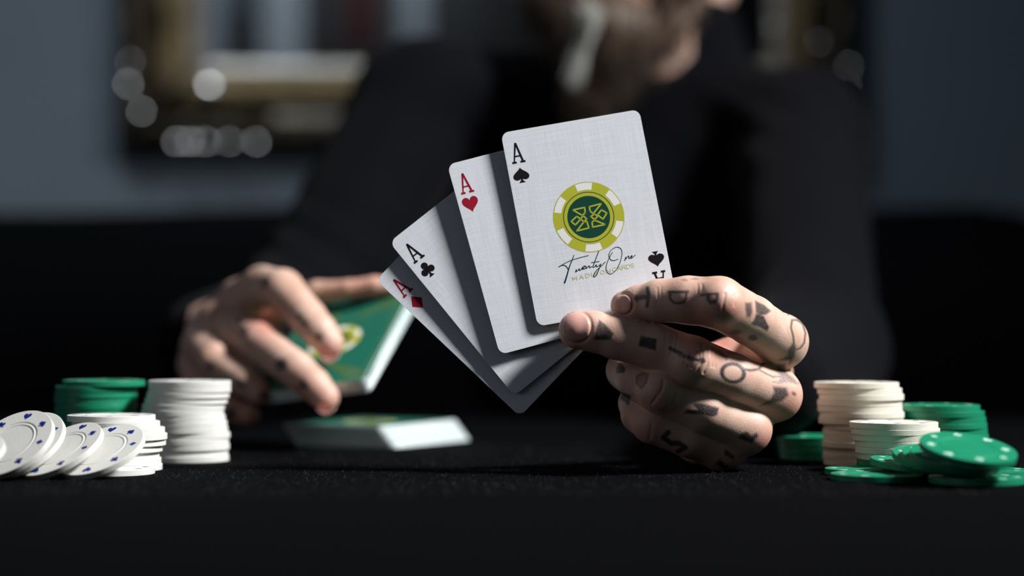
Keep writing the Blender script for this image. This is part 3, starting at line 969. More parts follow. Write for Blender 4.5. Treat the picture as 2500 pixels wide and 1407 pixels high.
def paint_skin(V, Fq, shapes, reds, creases):
    """ink, redness and crease depth per vertex, traced onto the surface that shows (V in metres)"""
    nrm = vnormals(V, Fq)
    px, py, dep = project(V)
    ray = V - CAM; dist = np.linalg.norm(ray, axis=1); ray /= dist[:, None]
    facing = (ray * nrm).sum(1) < 0.05
    bvh = BVHTree.FromPolygons(V.tolist(), Fq.tolist())
    vis = np.zeros(len(V), bool)
    camv = Vector(CAM)
    for i in np.nonzero(facing)[0]:
        hit = bvh.ray_cast(camv, Vector(ray[i]))
        if hit[0] is None or hit[3] > dist[i] - 0.0012: vis[i] = True
    ink = np.zeros(len(V)); red = np.zeros(len(V)); dz = np.zeros(len(V))
    w = np.nonzero(vis)[0]
    x, y = px[w], py[w]
    for s in shapes: ink[w] = np.maximum(ink[w], ink_value(x, y, s))
    for cx, cy, r, a in reds:
        g = a * np.exp(-((x - cx) ** 2 + (y - cy) ** 2) / (r * r)); red[w] = np.maximum(red[w], g)
    for pts, wd, dpt in creases:
        d = seg_dist(x, y, pts); dz[w] -= 1.3 * dpt * np.exp(-(d / (wd * 1.35)) ** 2)
    V2 = V + nrm * (dz * 0.001)[:, None]
    return V2, ink, red, bvh

def add_attr(me, name, vals):
    a = me.attributes.new(name, 'FLOAT', 'POINT')
    a.data.foreach_set('value', np.asarray(vals, dtype=np.float32))

MM = 1000.0
def J(px, py, D, rpx):
    return (P(px, py, D) * MM, rpx * D / F_PX)

# ------------------------------------------------------------------ hand with the aces
def card_hand():
    fingers = {
        'index': [J(1528, 747, 896.5, 38), J(1560, 741, 894, 44), J(1612, 734, 889, 52), J(1680, 733, 884, 58), J(1756, 740, 881, 64), J(1835, 783, 897, 61), J(1906, 832, 915, 60)],
        'middle': [J(1410, 806, 894.5, 47), J(1450, 810, 894.5, 49), J(1505, 823, 894, 54), J(1600, 848, 892, 57), J(1688, 884, 890, 63), J(1785, 922, 901, 60), J(1891, 964, 916, 59)],
        'ring': [J(1560, 905, 932, 44), J(1531, 905, 918, 50), J(1560, 925, 905, 54), J(1612, 952, 896, 57), J(1715, 1000, 899, 58), J(1818, 1047, 911, 57)],
        'pinky': [J(1590, 1000, 930, 40), J(1556, 985, 921, 45), J(1565, 1012, 909, 48), J(1592, 1033, 902, 50), J(1680, 1066, 905, 50), J(1764, 1094, 914, 53)],
        'thumb': [J(1490, 806, 920, 38), J(1560, 838, 927, 46), J(1650, 880, 942, 54), J(1740, 905, 956, 60), J(1800, 920, 966, 70)],
    }
    lo = np.array(P(1330, 1180, 915)) * MM; hi = np.array(P(2010, 640, 915)) * MM
    lo = np.minimum(lo, hi) - 2; hi = np.maximum(np.array(P(1330, 1180, 915)) * MM, np.array(P(2010, 640, 915)) * MM) + 2
    lo[1] = 855; hi[1] = 1015
    Fd = Field(lo, hi, 0.5)
    # back of the hand and palm
    for (m0, m1) in (((1904, 832, 917, 56), (1846, 872, 985, 62)), ((1889, 964, 917, 55), (1848, 905, 985, 64)),
                     ((1818, 1045, 912, 54), (1838, 945, 982, 66)), ((1764, 1092, 914, 51), (1820, 985, 978, 62))):
        a, ra = J(*m0); b2, rb = J(*m1)
        Fd.cone('palm', a, b2, ra, rb, 6.0)
    for m0, m1 in (((1790, 890, 958, 66), (1835, 915, 985, 75)), ((1730, 1040, 940, 68), (1815, 960, 985, 78)), ((1705, 1075, 935, 58), (1790, 1030, 960, 60)),
                   ((1840, 925, 985, 88), (1850, 920, 1012, 95))):
        a, ra = J(*m0); b2, rb = J(*m1)
        Fd.cone('palm', a, b2, ra, rb, 7.0)
    # knuckle pads
    for q, rr in (J(1910, 838, 917, 54), J(1898, 966, 917, 52), J(1826, 1050, 912, 50)):
        Fd.ball('palm', q, rr, 5.0)
    for n, js in fingers.items():
        for (a, ra), (b2, rb) in zip(js[:-1], js[1:]):
            Fd.cone(n, a, b2, ra, rb, 1.6)
    # flatten the finger pads pressed on the card and lift the nail side a little
    Fd.ball('index', P(1757, 738, 874) * MM, 8.6, 5.0)
    Fd.ball('middle', P(1692, 882, 884) * MM, 8.6, 5.0)
    Fd.ball('ring', P(1612, 950, 890) * MM, 8.4, 5.0)
    total = None
    palm = Fd.layers['palm']
    for n in fingers:
        g = smin(Fd.layers[n], palm, 5.5)
        total = g if total is None else smin(total, g, 0.5)
    V, Fq = surface_nets(total, Fd.ax, Fd.h)
    V = relax(V, Fq, 4, 0.5) / MM
    # keep the pinky side resting on the felt
    V[:, 2] = np.maximum(V[:, 2], TABLE_Z + 0.0002)
    z2 = lambda x, y: (1340 + x / 5.861, 660 + y / 5.861)
    z3 = lambda x, y: (1660 + x / 5.026, 660 + y / 5.026)
    z4 = lambda x, y: (1440 + x / 4.539, 860 + y / 4.539)
    L = lambda f, pts: [f(*p) for p in pts]
    A = 0.93
    sh = [
        ('line', L(z2, [(1410, 255), (1425, 380), (1405, 515)]), 9, A), ('line', L(z2, [(1250, 410), (1330, 385), (1405, 385)]), 12, A), ('line', L(z2, [(1255, 360), (1265, 450)]), 6, A * 0.8),
        ('line', L(z2, [(1715, 315), (1985, 312)]), 7.5, A), ('line', L(z2, [(1735, 320), (1735, 410), (1790, 465), (1860, 475), (1930, 455), (1960, 400), (1965, 320)]), 6.5, A),
        ('line', L(z3, [(265, 305), (330, 298), (465, 290)]), 7, A), ('line', L(z3, [(345, 300), (345, 360), (375, 395), (425, 390), (455, 355), (458, 295)]), 9, A),
        ('poly', L(z3, [(800, 400), (880, 395), (890, 520), (860, 585), (820, 575), (800, 480)]), 3.5, 0.85),
        ('poly', L(z3, [(920, 370), (1040, 430), (1120, 500), (1060, 545), (980, 560), (935, 520)]), 0, 0.9),
        ('poly', L(z3, [(935, 530), (1030, 560), (1065, 640), (1095, 700), (1075, 755), (980, 700), (870, 665), (910, 610)]), 0, 0.95),
        ('ell', (*z3(690, 760), 14, 6, -5), 0, 0.85), ('ell', (*z3(890, 830), 12, 7.5, 5), 0, 0.9),
        ('ell', (*z3(60, 120), 6, 2.5, 5), 0, 0.6), ('ell', (*z3(190, 105), 9, 2.5, -3), 0, 0.6), ('ell', (*z3(320, 95), 8, 2, -3), 0, 0.5),
        ('line', L(z3, [(1305, 480), (1330, 540)]), 5, 0.8),
        ('line', L(z3, [(1375, 615), (1362, 700), (1388, 800), (1400, 900)]), 5, 0.9),
        ('line', L(z3, [(1375, 612), (1440, 612), (1505, 660), (1540, 770), (1525, 890), (1480, 955), (1430, 975)]), 4.5, 0.9),
        ('poly', L(z3, [(1400, 870), (1428, 960), (1405, 1060), (1340, 1180), (1345, 1110), (1210, 1105), (1320, 1050), (1330, 970)]), 3.5, 0.95),
        ('poly', L(z2, [(720, 710), (800, 770), (930, 910), (870, 1000), (640, 1000), (670, 860)]), 2.5, A),
        ('poly', L(z2, [(1315, 940), (1545, 985), (1530, 1150), (1280, 1085)]), 2.5, 0.97),
        ('line', L(z2, [(1735, 1120), (1890, 1190)]), 10, 0.95),
        ('line', L(z3, [(0, 1035), (130, 1075), (215, 1105), (300, 1115)]), 9, 0.85), ('poly', L(z3, [(120, 1035), (225, 1105), (130, 1160)]), 3, 0.75), ('ell', (*z3(270, 1110), 9, 8, 0), 0, 0.95),
        ('ell', (*z3(650, 1262), 27, 22, 10), 8.5, 0.97),
        ('line', L(z3, [(770, 1215), (870, 1230), (965, 1215), (1030, 1140)]), 7, 0.85), ('line', L(z3, [(395, 950), (480, 1000), (570, 1080)]), 9, 0.75),
        ('line', L(z3, [(980, 1230), (1140, 1310), (1280, 1300)]), 4.5, 0.8), ('line', L(z3, [(600, 1010), (800, 1050), (1030, 1140)]), 8, 0.65),
        ('poly', L(z3, [(1195, 1160), (1290, 1150), (1300, 1250), (1400, 1330), (1450, 1400), (1330, 1380), (1200, 1390), (1230, 1300), (1180, 1240)]), 4, 0.72),
        ('poly', L(z4, [(2030, 380), (2180, 395), (2205, 480), (2130, 545), (1880, 600), (2000, 520), (2040, 450)]), 4, 0.9), ('ell', (*z4(2262, 462), 6, 4, 40), 0, 0.85),
        ('line', L(z4, [(2030, 330), (2150, 330), (2320, 345)]), 3, 0.6),
        ('poly', L(z4, [(1140, 565), (1260, 570), (1430, 620), (1412, 700), (1350, 722), (1230, 690), (1040, 680), (1080, 640), (1190, 640)]), 3, 0.95),
        ('line', L(z4, [(525, 265), (518, 335), (570, 402), (622, 335), (640, 245), (585, 235), (525, 265)]), 5, 0.75), ('poly', L(z4, [(525, 265), (518, 335), (570, 402), (622, 335), (640, 245), (585, 235)]), 0, 0.45),
        ('poly', L(z4, [(335, 105), (398, 180), (380, 228), (290, 242), (290, 180)]), 0, 0.95),
        ('poly', L(z4, [(1740, 880), (1790, 925), (1850, 895), (1868, 930), (1800, 1010), (1720, 985), (1640, 950), (1680, 900)]), 3.5, 0.95),
        ('poly', L(z4, [(1500, 1070), (1600, 1150), (1600, 1195), (1490, 1140)]), 3, 0.9), ('poly', L(z4, [(1440, 1185), (1540, 1275), (1490, 1305), (1385, 1240)]), 3, 0.92),
        ('line', L(z4, [(870, 890), (815, 950), (900, 1010), (985, 1010), (1060, 1060), (980, 1100)]), 13, 0.93),
        ('poly', L(z4, [(340, 440), (460, 480), (430, 595), (390, 555), (340, 530)]), 3, 0.93),
    ]
    reds = [(1775, 772, 42, 0.75), (1935, 985, 45, 0.5), (1870, 1085, 40, 0.5), (1530, 745, 45, 0.35), (1395, 800, 60, 0.40), (1600, 955, 55, 0.35), (1700, 805, 60, 0.85),  # skin redness; spots between index and middle finger paint in dark red shade
            (1760, 835, 50, 0.8), (1550, 1040, 55, 0.45), (1560, 900, 55, 0.4), (1940, 890, 30, 0.2), (1480, 890, 25, 0.4), (1640, 690, 40, 0.25), (1740, 700, 40, 0.2),
            (1650, 1130, 50, 0.5), (1770, 1150, 30, 0.5), (1760, 740, 60, 0.25)]
    cr = [([z3(270, 920), z3(282, 1020), z3(262, 1150), z3(195, 1270)], 2.2, 0.40), ([z3(335, 930), z3(352, 1040), z3(335, 1170), z3(290, 1260)], 2.2, 0.32),
          ([z3(390, 960), z3(405, 1060), z3(395, 1180)], 2.2, 0.26), ([z3(430, 990), z3(440, 1080), z3(430, 1190)], 2.0, 0.2),
          ([z3(235, 1010), z3(240, 1090), z3(150, 1200)], 2.0, 0.32), ([z3(130, 1040), z3(120, 1120), z3(90, 1210)], 2.0, 0.25), ([z3(60, 1060), z3(50, 1180)], 2.0, 0.2),
          ([z3(0, 1080), z3(120, 1110), z3(230, 1110)], 1.8, 0.15),
          ([z2(1800, 900), z2(1760, 1050), z2(1740, 1250)], 2.0, 0.12), ([z2(1860, 900), z2(1830, 1050), z2(1800, 1280)], 2.0, 0.14), ([z2(1700, 880), z2(1660, 1100)], 2, 0.1),
          ([z3(555, 290), z3(540, 380), z3(520, 490)], 2.2, 0.22), ([z3(690, 290), z3(685, 360), z3(670, 430)], 2.2, 0.22), ([z3(655, 240), z3(660, 320)], 2, 0.15),
          ([z3(215, 180), z3(225, 330), z3(220, 470)], 2.0, 0.12), ([z3(275, 180), z3(290, 300)], 2, 0.1), ([z3(270, 180), z3(255, 330), z3(260, 480)], 2, 0.1),
          ([z2(1550, 260), z2(1560, 400), z2(1540, 560)], 2, 0.12), ([z2(1600, 230), z2(1605, 420)], 2, 0.08),
          ([z4(815, 310), z4(800, 420), z4(690, 570)], 2.6, 0.40), ([z4(940, 380), z4(930, 480), z4(890, 580)], 2.6, 0.30), ([z4(690, 800), z4(660, 960)], 2.6, 0.25),
          ([z4(1290, 930), z4(1400, 985), z4(1500, 1040)], 2.5, 0.2)]
    cr += [([z3(1160 + 40 * k, 420 + 60 * k), z3(1240 + 30 * k, 620 + 60 * k)], 2.0, 0.08) for k in range(4)]
    cr += [([z3(1000 + 60 * k, 1080 + 25 * k), z3(1180 + 60 * k, 1200 + 30 * k)], 1.8, 0.10) for k in range(4)]
    for (cx, cy, rx, ry, dg) in ((1408, 799, 36, 40, 6), (1521, 743, 24, 27, 8)):
        a = math.radians(dg)
        ring = [(cx + rx * math.cos(t) * math.cos(a) - ry * math.sin(t) * math.sin(a), cy + rx * math.cos(t) * math.sin(a) + ry * math.sin(t) * math.cos(a)) for t in np.linspace(0, 2 * math.pi, 30)]
        cr.append((ring, 3.0, 0.42))
    V, ink, red, bvh = paint_skin(V, Fq, sh, reds, cr)
    bvh = BVHTree.FromPolygons(V.tolist(), Fq.tolist())
    return V, Fq, ink, red, bvh

# ------------------------------------------------------------------ dealing hand
def deal_hand():
    fingers = {
        'index': [J(803, 838, 1072, 37), J(780, 810, 1074, 42), J(750, 775, 1080, 45), J(690, 708, 1096, 50), J(640, 700, 1115, 50), J(585, 735, 1140, 50)],
        'middle': [J(793, 970, 1052, 36), J(765, 940, 1056, 41), J(725, 905, 1064, 45), J(637, 838, 1085, 51), J(590, 815, 1108, 50), J(540, 790, 1135, 52)],
        'ring': [J(632, 958, 1075, 32), J(600, 932, 1078, 39), J(525, 884, 1092, 45), J(505, 860, 1112, 46), J(492, 845, 1135, 46)],
        'pinky': [J(608, 1014, 1080, 28), J(570, 1005, 1082, 31), J(505, 960, 1095, 36), J(485, 920, 1115, 40), J(480, 895, 1140, 42)],
        'thumb': [J(962, 700, 1128, 22), J(915, 699, 1128, 24), J(850, 707, 1130, 23), J(775, 716, 1138, 30), J(690, 750, 1155, 40), J(600, 800, 1175, 50)],
    }
    lo = np.array(P(420, 1060, 1110)) * MM; hi = np.array(P(1010, 620, 1110)) * MM
    a_, b_ = np.minimum(lo, hi) - 4, np.maximum(lo, hi) + 4
    a_[1] = 1030; b_[1] = 1250
    Fd = Field(a_, b_, 1.15)
    for m0, m1 in (((585, 735, 1140, 48), (530, 800, 1205, 62)), ((540, 790, 1135, 50), (515, 830, 1205, 62)), ((492, 845, 1135, 44), (505, 855, 1205, 60)),
                   ((480, 895, 1140, 40), (500, 870, 1200, 55)), ((600, 800, 1170, 55), (530, 830, 1205, 65)), ((510, 830, 1200, 85), (490, 845, 1240, 90))):
        a, ra = J(*m0); b2, rb = J(*m1)
        Fd.cone('palm', a, b2, ra, rb, 7.0)
    for n, js in fingers.items():
        for (a, ra), (b2, rb) in zip(js[:-1], js[1:]):
            Fd.cone(n, a, b2, ra, rb, 1.8)
    total = None
    for n in fingers:
        g = smin(Fd.layers[n], Fd.layers['palm'], 6.0)
        total = g if total is None else smin(total, g, 0.8)
    V, Fq = surface_nets(total, Fd.ax, Fd.h)
    V = relax(V, Fq, 2, 0.5) / MM
    z = lambda x, y: (400 + x / 2.654, 600 + y / 2.654)
    E = lambda x, y, rx, ry, d, a=0.85: ('ell', (*z(x, y), rx, ry, d), 0, a)
    sh = [E(660, 240, 8, 13, 25), E(880, 460, 10, 8, 30), E(915, 500, 9, 8, 30), E(1008, 590, 11, 11, 0), ('line', [z(478, 480), z(500, 520), z(530, 565)], 10, 0.8), ('line', [z(485, 480), z(520, 460)], 5, 0.5),
          E(760, 770, 15, 15, 0, 0.9), ('poly', [z(900, 855), z(945, 905), z(930, 935), z(860, 925)], 4, 0.92), E(300, 780, 9, 10, 20), E(500, 892, 17, 9, 35, 0.9), E(650, 970, 12, 8, 20),
          E(430, 1085, 16, 16, 0, 0.9), E(600, 158, 18, 5, -20, 0.6), E(315, 440, 6, 14, 15, 0.45), E(210, 560, 5, 20, 20, 0.3), E(280, 640, 14, 6, 20, 0.3)]
    reds = [(690, 725, 45, 0.22), (620, 835, 50, 0.28), (800, 862, 34, 0.6), (790, 990, 45, 0.5), (560, 700, 40, 0.12), (480, 905, 50, 0.3), (650, 780, 40, 0.9), (880, 712, 90, 0.5),  # skin redness; strong spots in finger gap and curled palm paint shade
            (600, 1020, 60, 0.7), (720, 980, 60, 0.9), (640, 950, 40, 0.5), (535, 750, 40, 0.3)]
    V, ink, red, bvh = paint_skin(V, Fq, sh, reds, [])
    return V, Fq, ink, red, bvh

# ------------------------------------------------------------------ head, neck and arms (skin)
HC = P(1528, -107, 1610) * MM          # centre of the head
def hp(x, y, z):
    """head frame in mm: x to image right, y towards the camera, z up; rolled and turned slightly"""
    r, yw, pt = math.radians(-17), math.radians(-4), math.radians(8)
    y, z = y * math.cos(pt) - z * math.sin(pt), y * math.sin(pt) + z * math.cos(pt)
    x, z = x * math.cos(r) - z * math.sin(r), x * math.sin(r) + z * math.cos(r)
    x, y = x * math.cos(yw) + y * math.sin(yw) * -1, x * math.sin(yw) + y * math.cos(yw)
    return HC + np.array([x, -y, z])

SHL = P(1026, 262, 1560) * MM; SHR = P(1945, 335, 1560) * MM
ELL = P(722, 800, 1400) * MM; ELR = P(1978, 868, 1290) * MM
WRL = P(498, 845, 1225) * MM; WRR = P(1872, 920, 1005) * MM
NECK = P(1612, 222, 1640) * MM

def body_skin():
    lo = np.array([-260, 960, 750.0]); hi = np.array([300, 1760, 1230.0])
    lo = np.minimum(lo, np.minimum(WRL, WRR) - 45); hi = np.maximum(hi, HC + np.array([100, 120, 150]))
    Fd = Field(lo, hi, 3.2)
    n = 'b'
    Fd.cone(n, hp(0, -18, 52), hp(0, -25, 40), 82, 84, 10)            # cranium
    Fd.cone(n, hp(0, 20, 20), hp(0, 38, -60), 64, 44, 20)             # face
    Fd.cone(n, hp(-36, 20, -50), hp(0, 62, -84), 26, 22, 14)          # jaw
    Fd.cone(n, hp(36, 20, -50), hp(0, 62, -84), 26, 22, 14)
    Fd.cone(n, hp(-30, 62, 22), hp(30, 62, 22), 14, 14, 10)           # brow
    Fd.cone(n, hp(0, 76, 15), hp(0, 98, -22), 8, 11, 6)               # nose
    Fd.ball(n, hp(-10, 88, -25), 8, 5); Fd.ball(n, hp(10, 88, -25), 8, 5)
    Fd.cone(n, hp(-18, 80, -50), hp(18, 80, -50), 6, 6, 5)            # lips
    Fd.cone(n, hp(-16, 79, -59), hp(16, 79, -59), 7, 7, 5)
    Fd.carve(n, hp(-20, 89, -54.5), hp(20, 89, -54.5), 2.2, 2.2, 3)
    for s in (-1, 1):
        Fd.ball(n, hp(s * 42, 58, -18), 22, 14)                       # cheeks
        Fd.carve(n, hp(s * 31, 90, 6), hp(s * 31, 86, 6), 12, 12, 8)  # eye sockets
        Fd.cone(n, hp(s * 31 - 9, 72, 12), hp(s * 31 + 9, 72, 11), 5, 5, 3)   # lids
        Fd.cone(n, hp(s * 31 - 8, 71, 0), hp(s * 31 + 8, 71, 0), 4, 4, 3)
        Fd.cone(n, hp(s * 80, -14, 6), hp(s * 72, -4, -52), 13, 10, 6, flat=(1, 0, 0), fs=1.4)   # ears
        Fd.cone(n, hp(s * 88, -24, 10), hp(s * 85, -20, -16), 12, 9, 5, flat=(1, 0.3, 0), fs=2.2)
    Fd.cone(n, hp(14, -26, -50), P(1628, 210, 1625) * MM, 52, 54, 18)
    for sh_, el, wr in ((SHL, ELL, WRL), (SHR, ELR, WRR)):
        Fd.cone(n, NECK + np.array([0, 20, -45]), sh_, 58, 40, 25)
        Fd.cone(n, sh_, el, 40, 32, 20); Fd.cone(n, el, wr, 33, 21, 14)
    Fd.cone(n, NECK + np.array([0, 10, -60]), NECK + np.array([0, 30, -240]), 80, 100, 30)
    V, Fq = surface_nets(Fd.layers[n], Fd.ax, Fd.h)
    V = relax(V, Fq, 1) / MM
    red = 0.02 + 0.5 * np.exp(-((np.linalg.norm(V * MM - hp(0, 85, -54), axis=1)) / 22) ** 2) + 0.35 * np.exp(-((np.linalg.norm(V * MM - hp(0, 95, -20), axis=1)) / 25) ** 2)
    return V, Fq, np.zeros(len(V)), red

def clothes():
    lo = np.array([-330, 960, 440.0]); hi = np.array([330, 1860, 1120.0])
    Fd = Field(lo, hi, 5.0)
    n = 's'
    chest = NECK + np.array([-10, 20, -120])
    Fd.cone(n, NECK + np.array([0, 2, 30]), chest, 68, 118, 30)
    Fd.cone(n, chest + np.array([-70, 0, 0]), chest + np.array([75, 0, 0]), 105, 105, 40)
    Fd.cone(n, chest + np.array([0, 10, -60]), np.array([chest[0], 1700, 560.0]), 135, 150, 50)
    for sh_, el, wr in ((SHL, ELL, WRL), (SHR, ELR, WRR)):
        Fd.cone(n, NECK + np.array([0, 25, -30]), sh_ + np.array([0, 0, -2]), 62, 49, 30)
        Fd.cone(n, sh_, el, 50, 44, 25)
        d = (wr - el) / np.linalg.norm(wr - el)
        Fd.cone(n, el, wr - d * 6, 45, 31, 22)
    # neck opening
    Fd.carve(n, NECK + np.array([6, -6, 122]), NECK + np.array([6, -6, 200]), 66, 76, 3, margin=30)
    Fl = Fd.layers[n]
    # folds: gathered cloth around elbows and armpits
    X, Y, Z = np.meshgrid(*Fd.ax, indexing='ij')
    for c, dirv, fr, amp, rad in ((ELR, (0.3, 0.7, -0.6), 0.22, 3.0, 80), (ELL, (0.5, 0.2, 0.8), 0.2, 3.0, 80), (SHR + np.array([-30, 0, -60]), (0.8, 0.2, 0.6), 0.14, 3.5, 90),
                               (SHL + np.array([30, 0, -60]), (-0.8, 0.2, 0.6), 0.14, 3.5, 90), (chest + np.array([20, -90, -40]), (0.7, 0.0, -0.7), 0.10, 2.5, 120)):
        w = np.exp(-((X - c[0]) ** 2 + (Y - c[1]) ** 2 + (Z - c[2]) ** 2) / (rad * rad))
        Fl += (amp * w * np.sin(fr * (X * dirv[0] + Y * dirv[1] + Z * dirv[2]) + 2.0 * np.sin(0.03 * X + 0.02 * Z))).astype(np.float32)
    V, Fq = surface_nets(Fl, Fd.ax, Fd.h)
    V = relax(V, Fq, 3) / MM
    V[:, 2] = np.where((V[:, 1] < 1.455) & (V[:, 2] < TABLE_Z + 0.0006) & (V[:, 2] > TABLE_Z - 0.08), TABLE_Z + 0.0006, V[:, 2])
    return V, Fq

def trousers():
    lo = np.array([-220, 1120, 0.0]); hi = np.array([320, 1900, 660.0])
    Fd = Field(lo, hi, 9.0)
    cx = NECK[0] - 10
    Fd.cone('t', (cx - 70, 1700, 565), (cx + 70, 1700, 565), 95, 95, 30)
    for s in (-1, 1):
        Fd.cone('t', (cx + s * 80, 1690, 560), (cx + s * 110, 1270, 555), 82, 62, 25)
        Fd.cone('t', (cx + s * 110, 1270, 545), (cx + s * 110, 1300, 70), 60, 45, 25)
        Fd.cone('t', (cx + s * 110, 1300, 55), (cx + s * 115, 1180, 48), 42, 36, 20)
    V, Fq = surface_nets(Fd.layers['t'], Fd.ax, Fd.h)
    V[:, 2] = np.maximum(V[:, 2], 1.0)
    return relax(V, Fq, 2) / MM, Fq

person = link('person', None, loc=(0, 0, 0))
tag(person, 'bearded person in black long-sleeved top with tattooed hands holding cards', 'person')

parts = [card_hand(), deal_hand()]
bs = body_skin()
Vs = [parts[0][0], parts[1][0], bs[0]]; Fs = [parts[0][1], parts[1][1], bs[1]]
inks = [parts[0][2], parts[1][2], bs[2]]; reds = [parts[0][3], parts[1][3], bs[3]]
off = 0; Fo = []
for v, f in zip(Vs, Fs):
    Fo.append(f + off); off += len(v)
body_me = mesh_np('body', np.concatenate(Vs), np.concatenate(Fo))
add_attr(body_me, 'ink', np.concatenate(inks)); add_attr(body_me, 'red', np.clip(np.concatenate(reds), 0, 1))
body = link('body', body_me, person, mat=M['skin'])

V, Fq = clothes()
sweater = link('sweater', mesh_np('sweater', V, Fq), person, mat=M['sweater'])
sweater['label'] = 'black long-sleeved knitted top'
V, Fq = trousers()
link('trousers', mesh_np('trousers', V, Fq), person, mat=M['trousers'])

# fingernails: curved plates laid on the finger
def nail(bvh, c_px, ax_px, wid, length, D, name='fingernail', lift=0.00016):
    """c_px centre, ax_px unit direction to the fingertip (photo pixels), sizes in pixels"""
    ax_px = np.array(ax_px, float); ax_px /= np.linalg.norm(ax_px)
    pr = np.array([-ax_px[1], ax_px[0]])
    nr, na = 12, 40
    vs, fs = [], []
    def pt(rr, th):
        x, y = rr * math.cos(th), rr * math.sin(th)
        e = 2.6                                        # squarish oval
        f = (abs(math.cos(th)) ** e + abs(math.sin(th)) ** e) ** (-1 / e)
        x, y = x * f, y * f
        q = np.array(c_px) + ax_px * (x * length / 2) + pr * (y * wid / 2)
        d = P(q[0], q[1], 1000.0) - CAM; d /= np.linalg.norm(d)
        hit = bvh.ray_cast(Vector(CAM), Vector(d))
        if hit[0] is None: p, nn = Vector(P(q[0], q[1], D)), Vector((0, -1, 0))
        else: p, nn = hit[0], hit[1]
        tip = max(0.0, x) ** 4
        return tuple(p + nn * (lift + 0.00016 * (1 - y * y) * (0.6 + 0.4 * x) + 0.00025 * tip - 0.0006 * max(0, rr - 0.93) / 0.07))
    vs.append(pt(0.0, 0.0))
    for i in range(1, nr + 1):
        rr = (i / nr) ** 0.8
        for j in range(na): vs.append(pt(rr, 2 * math.pi * j / na))
    for j in range(na):
        j2 = (j + 1) % na
        fs.append((0, 1 + j, 1 + j2))
        for i in range(nr - 1):
            k = 1 + i * na
            fs.append((k + j, k + na + j, k + na + j2, k + j2))
    me = mesh_py(name, vs, fs, True)
    me.materials.append(M['nail']); me.materials.append(M['nail_edge'])
    for f in me.polygons:
        c = f.center
        idx = f.index
    o = link(name, me, body)
    # pale free edge along the tip
    ev, ef = [], []
    m = 15
    for j in range(m):
        th = -1.15 + 2.3 * j / (m - 1)
        for rr in (0.90, 0.955, 1.0):
            v = Vector(pt(rr, th)); n0 = (Vector(CAM) - v).normalized()
            ev.append(tuple(v + n0 * (0.00022 if rr < 1 else 0.0)))
    for j in range(m - 1):
        for k in range(2):
            ef.append((j * 3 + k, j * 3 + k + 1, (j + 1) * 3 + k + 1, (j + 1) * 3 + k))
    link('nail_free_edge', mesh_py('nail_free_edge', ev, ef, True), o, mat=M['nail_edge'])
    return o
n1 = nail(parts[0][4], (1408, 799), (-1.0, 0.10), 74, 66, 890)
n2 = nail(parts[0][4], (1521, 744), (-1.0, 0.15), 50, 42, 893)
nail(parts[1][4], (805, 862), (0.62, 0.78), 50, 46, 1062)
nail(parts[1][4], (795, 990), (0.70, 0.71), 48, 48, 1042)

# fine hairs on the card hand, seen against the dark
vs, fs = [], []
def hair(p0, d, L, r, bend, sides=3):
    d = np.asarray(d, float); d /= np.linalg.norm(d)
    k = len(vs)
    e = np.cross(d, (0.3, 0.5, 0.8)); e /= np.linalg.norm(e); g = np.cross(d, e)
    m = 5
    for i in range(m):
        t = i / (m - 1)
        c = p0 + d * L * t + np.asarray(bend) * L * t * t
        rr = r * (1 - 0.85 * t)
        for s in range(sides):
            a = 2 * math.pi * s / sides
            vs.append(c + (e * math.cos(a) + g * math.sin(a)) * rr)
    for i in range(m - 1):
        for s in range(sides):
            s2 = (s + 1) % sides
            fs.append((k + i * sides + s, k + i * sides + s2, k + (i + 1) * sides + s2, k + (i + 1) * sides + s))
for px, py, D, dx, dz in ((1846, 722, 893, -0.3, 1), (1850, 720, 893, 0.5, 0.8), (1862, 722, 895, 0.2, 1), (1882, 735, 898, 0.6, 0.8), (1886, 1068, 915, 0.7, -0.9), (1880, 1075, 915, 0.3, -1),
                          (1893, 1030, 914, 0.6, -0.7), (1812, 1125, 914, 0.4, -1), (1800, 1130, 914, 0.6, -0.7), (1780, 930, 885, -0.6, -0.4), (1760, 948, 885, 0.5, 0.6)):
    hair(P(px, py, D), (dx, -0.3, dz), random.uniform(0.003, 0.006), 0.00005, (random.uniform(-.4, .4), 0, -0.3))
hh_ = link('hand_hair', mesh_py('hand_hair', vs, fs), body, mat=M['hair']); hh_['kind'] = 'stuff'

# beard: a soft mass clothed in hanging strands
def beard():
    lo = HC + np.array([-130, -160, -260]); hi = HC + np.array([130, 60, 10])
    Fd = Field(lo, hi, 3.0)
    Fd.cone('b', hp(-44, 40, -66), hp(-4, 76, -96), 26, 27, 14)
    Fd.cone('b', hp(38, 46, -62), hp(-4, 76, -96), 16, 27, 14)
    Fd.cone('b', hp(-4, 74, -92), hp(-6, 70, -138), 36, 17, 14)
    Fd.cone('b', hp(-26, 88, -40), hp(26, 88, -40), 7, 7, 5)
    Fd.cone('b', hp(-30, 84, -44), hp(-38, 70, -80), 8, 14, 8); Fd.cone('b', hp(30, 84, -44), hp(36, 66, -80), 8, 14, 8)
    Fd.cone('b', hp(-66, 12, -20), hp(-46, 38, -66), 12, 20, 10); Fd.cone('b', hp(62, 16, -20), hp(44, 44, -58), 10, 13, 10)
    return surface_nets(Fd.layers['b'], Fd.ax, Fd.h)
BV, BF = beard()
BV = relax(BV, BF, 1)
bn = vnormals(BV, BF)
BVm = BV / MM + bn * (0.0012 * np.sin(BV[:, :1] * 0.9 + np.sin(BV[:, 2:3] * 0.08) * 3))
brd = link('beard', mesh_np('beard', BVm, BF), person, mat=M['beard'])
vs, fs = [], []
sel = rng.choice(len(BV), 1500, replace=False)
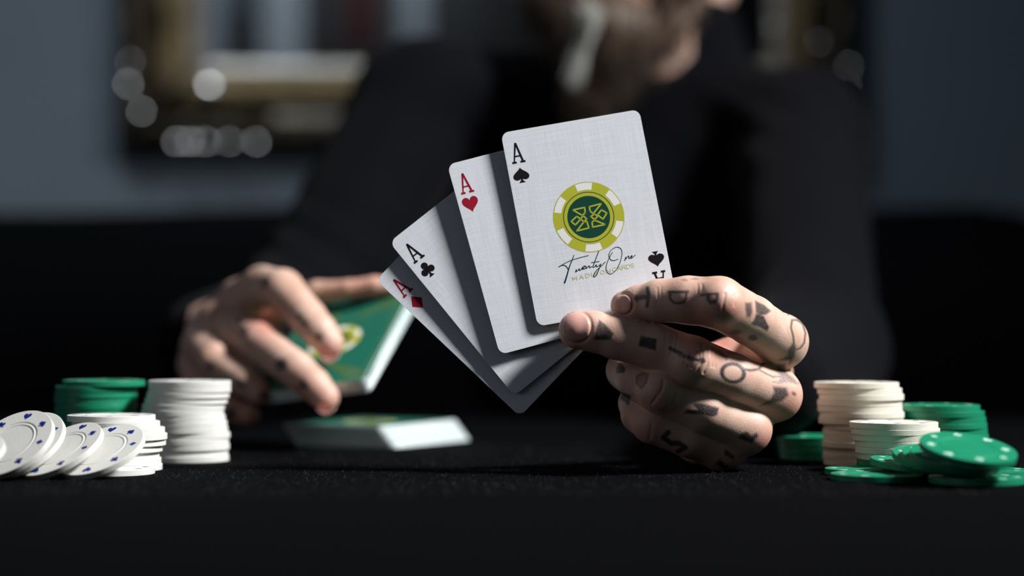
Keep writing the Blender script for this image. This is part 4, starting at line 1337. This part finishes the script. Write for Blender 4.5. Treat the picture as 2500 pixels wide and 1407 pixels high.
for i in sel:
    if bn[i][1] > 0.5: continue
    d = bn[i] * 0.35 + np.array([-0.10 - 0.2 * (BV[i][0] - HC[0]) / 60, -0.1, -1.0])
    hair(BVm[i], d, random.uniform(0.010, 0.026), 0.0004, (random.uniform(-.2, .2), 0, -0.1))
link('strands', mesh_py('strands', vs, fs, True), brd, mat=M['beard'])['kind'] = 'stuff'
# grey lock running down the beard
vs, fs = [], []
for i in range(420):
    a = P(1442 + random.gauss(0, 11), 38 + random.gauss(0, 16), 1472 + random.gauss(0, 3))
    b2 = P(1402 + random.gauss(0, 9), 178 + random.gauss(0, 20), 1482 + random.gauss(0, 4))
    L = np.linalg.norm(b2 - a)
    hair(a, b2 - a, L, 0.0008, (random.uniform(-.06, .06), 0, 0), 4)
link('grey_lock', mesh_py('grey_lock', vs, fs, True), brd, mat=M['beard_grey'])
# hair cap
Fd = Field(HC + np.array([-130, -120, -40]), HC + np.array([130, 160, 170]), 4.0)
Fd.cone('h', hp(0, -22, 62), hp(0, -34, 40), 86, 89, 10)
Fd.carve('h', hp(-40, 95, -10), hp(40, 95, -10), 70, 70, 8, margin=30)
Fd.carve('h', hp(-110, 0, -40), hp(110, 0, -40), 48, 48, 8, margin=30)
HV, HF = surface_nets(Fd.layers['h'], Fd.ax, Fd.h)
hn = vnormals(HV, HF)
HV = HV / MM + hn * (0.0015 * np.sin(HV[:, :1] * 0.7 + np.sin(HV[:, 1:2] * 0.05) * 4))
link('hair', mesh_np('hair', HV, HF), person, mat=M['hair'])
for s in (-1, 1):
    bm = bmesh.new(); bmesh.ops.create_uvsphere(bm, u_segments=20, v_segments=12, radius=0.0115)
    o = link('eyeball', bm_mesh('eyeball', bm, True), body, loc=tuple(hp(s * 31, 65, 6) / MM), mat=M['eye'])
    bm = bmesh.new(); bmesh.ops.create_uvsphere(bm, u_segments=16, v_segments=10, radius=0.0050)
    for v in bm.verts: v.co.y *= 0.3
    link('iris', bm_mesh('iris', bm, True), body, loc=tuple(hp(s * 31, 75.2, 4) / MM), mat=M['ink_black'])
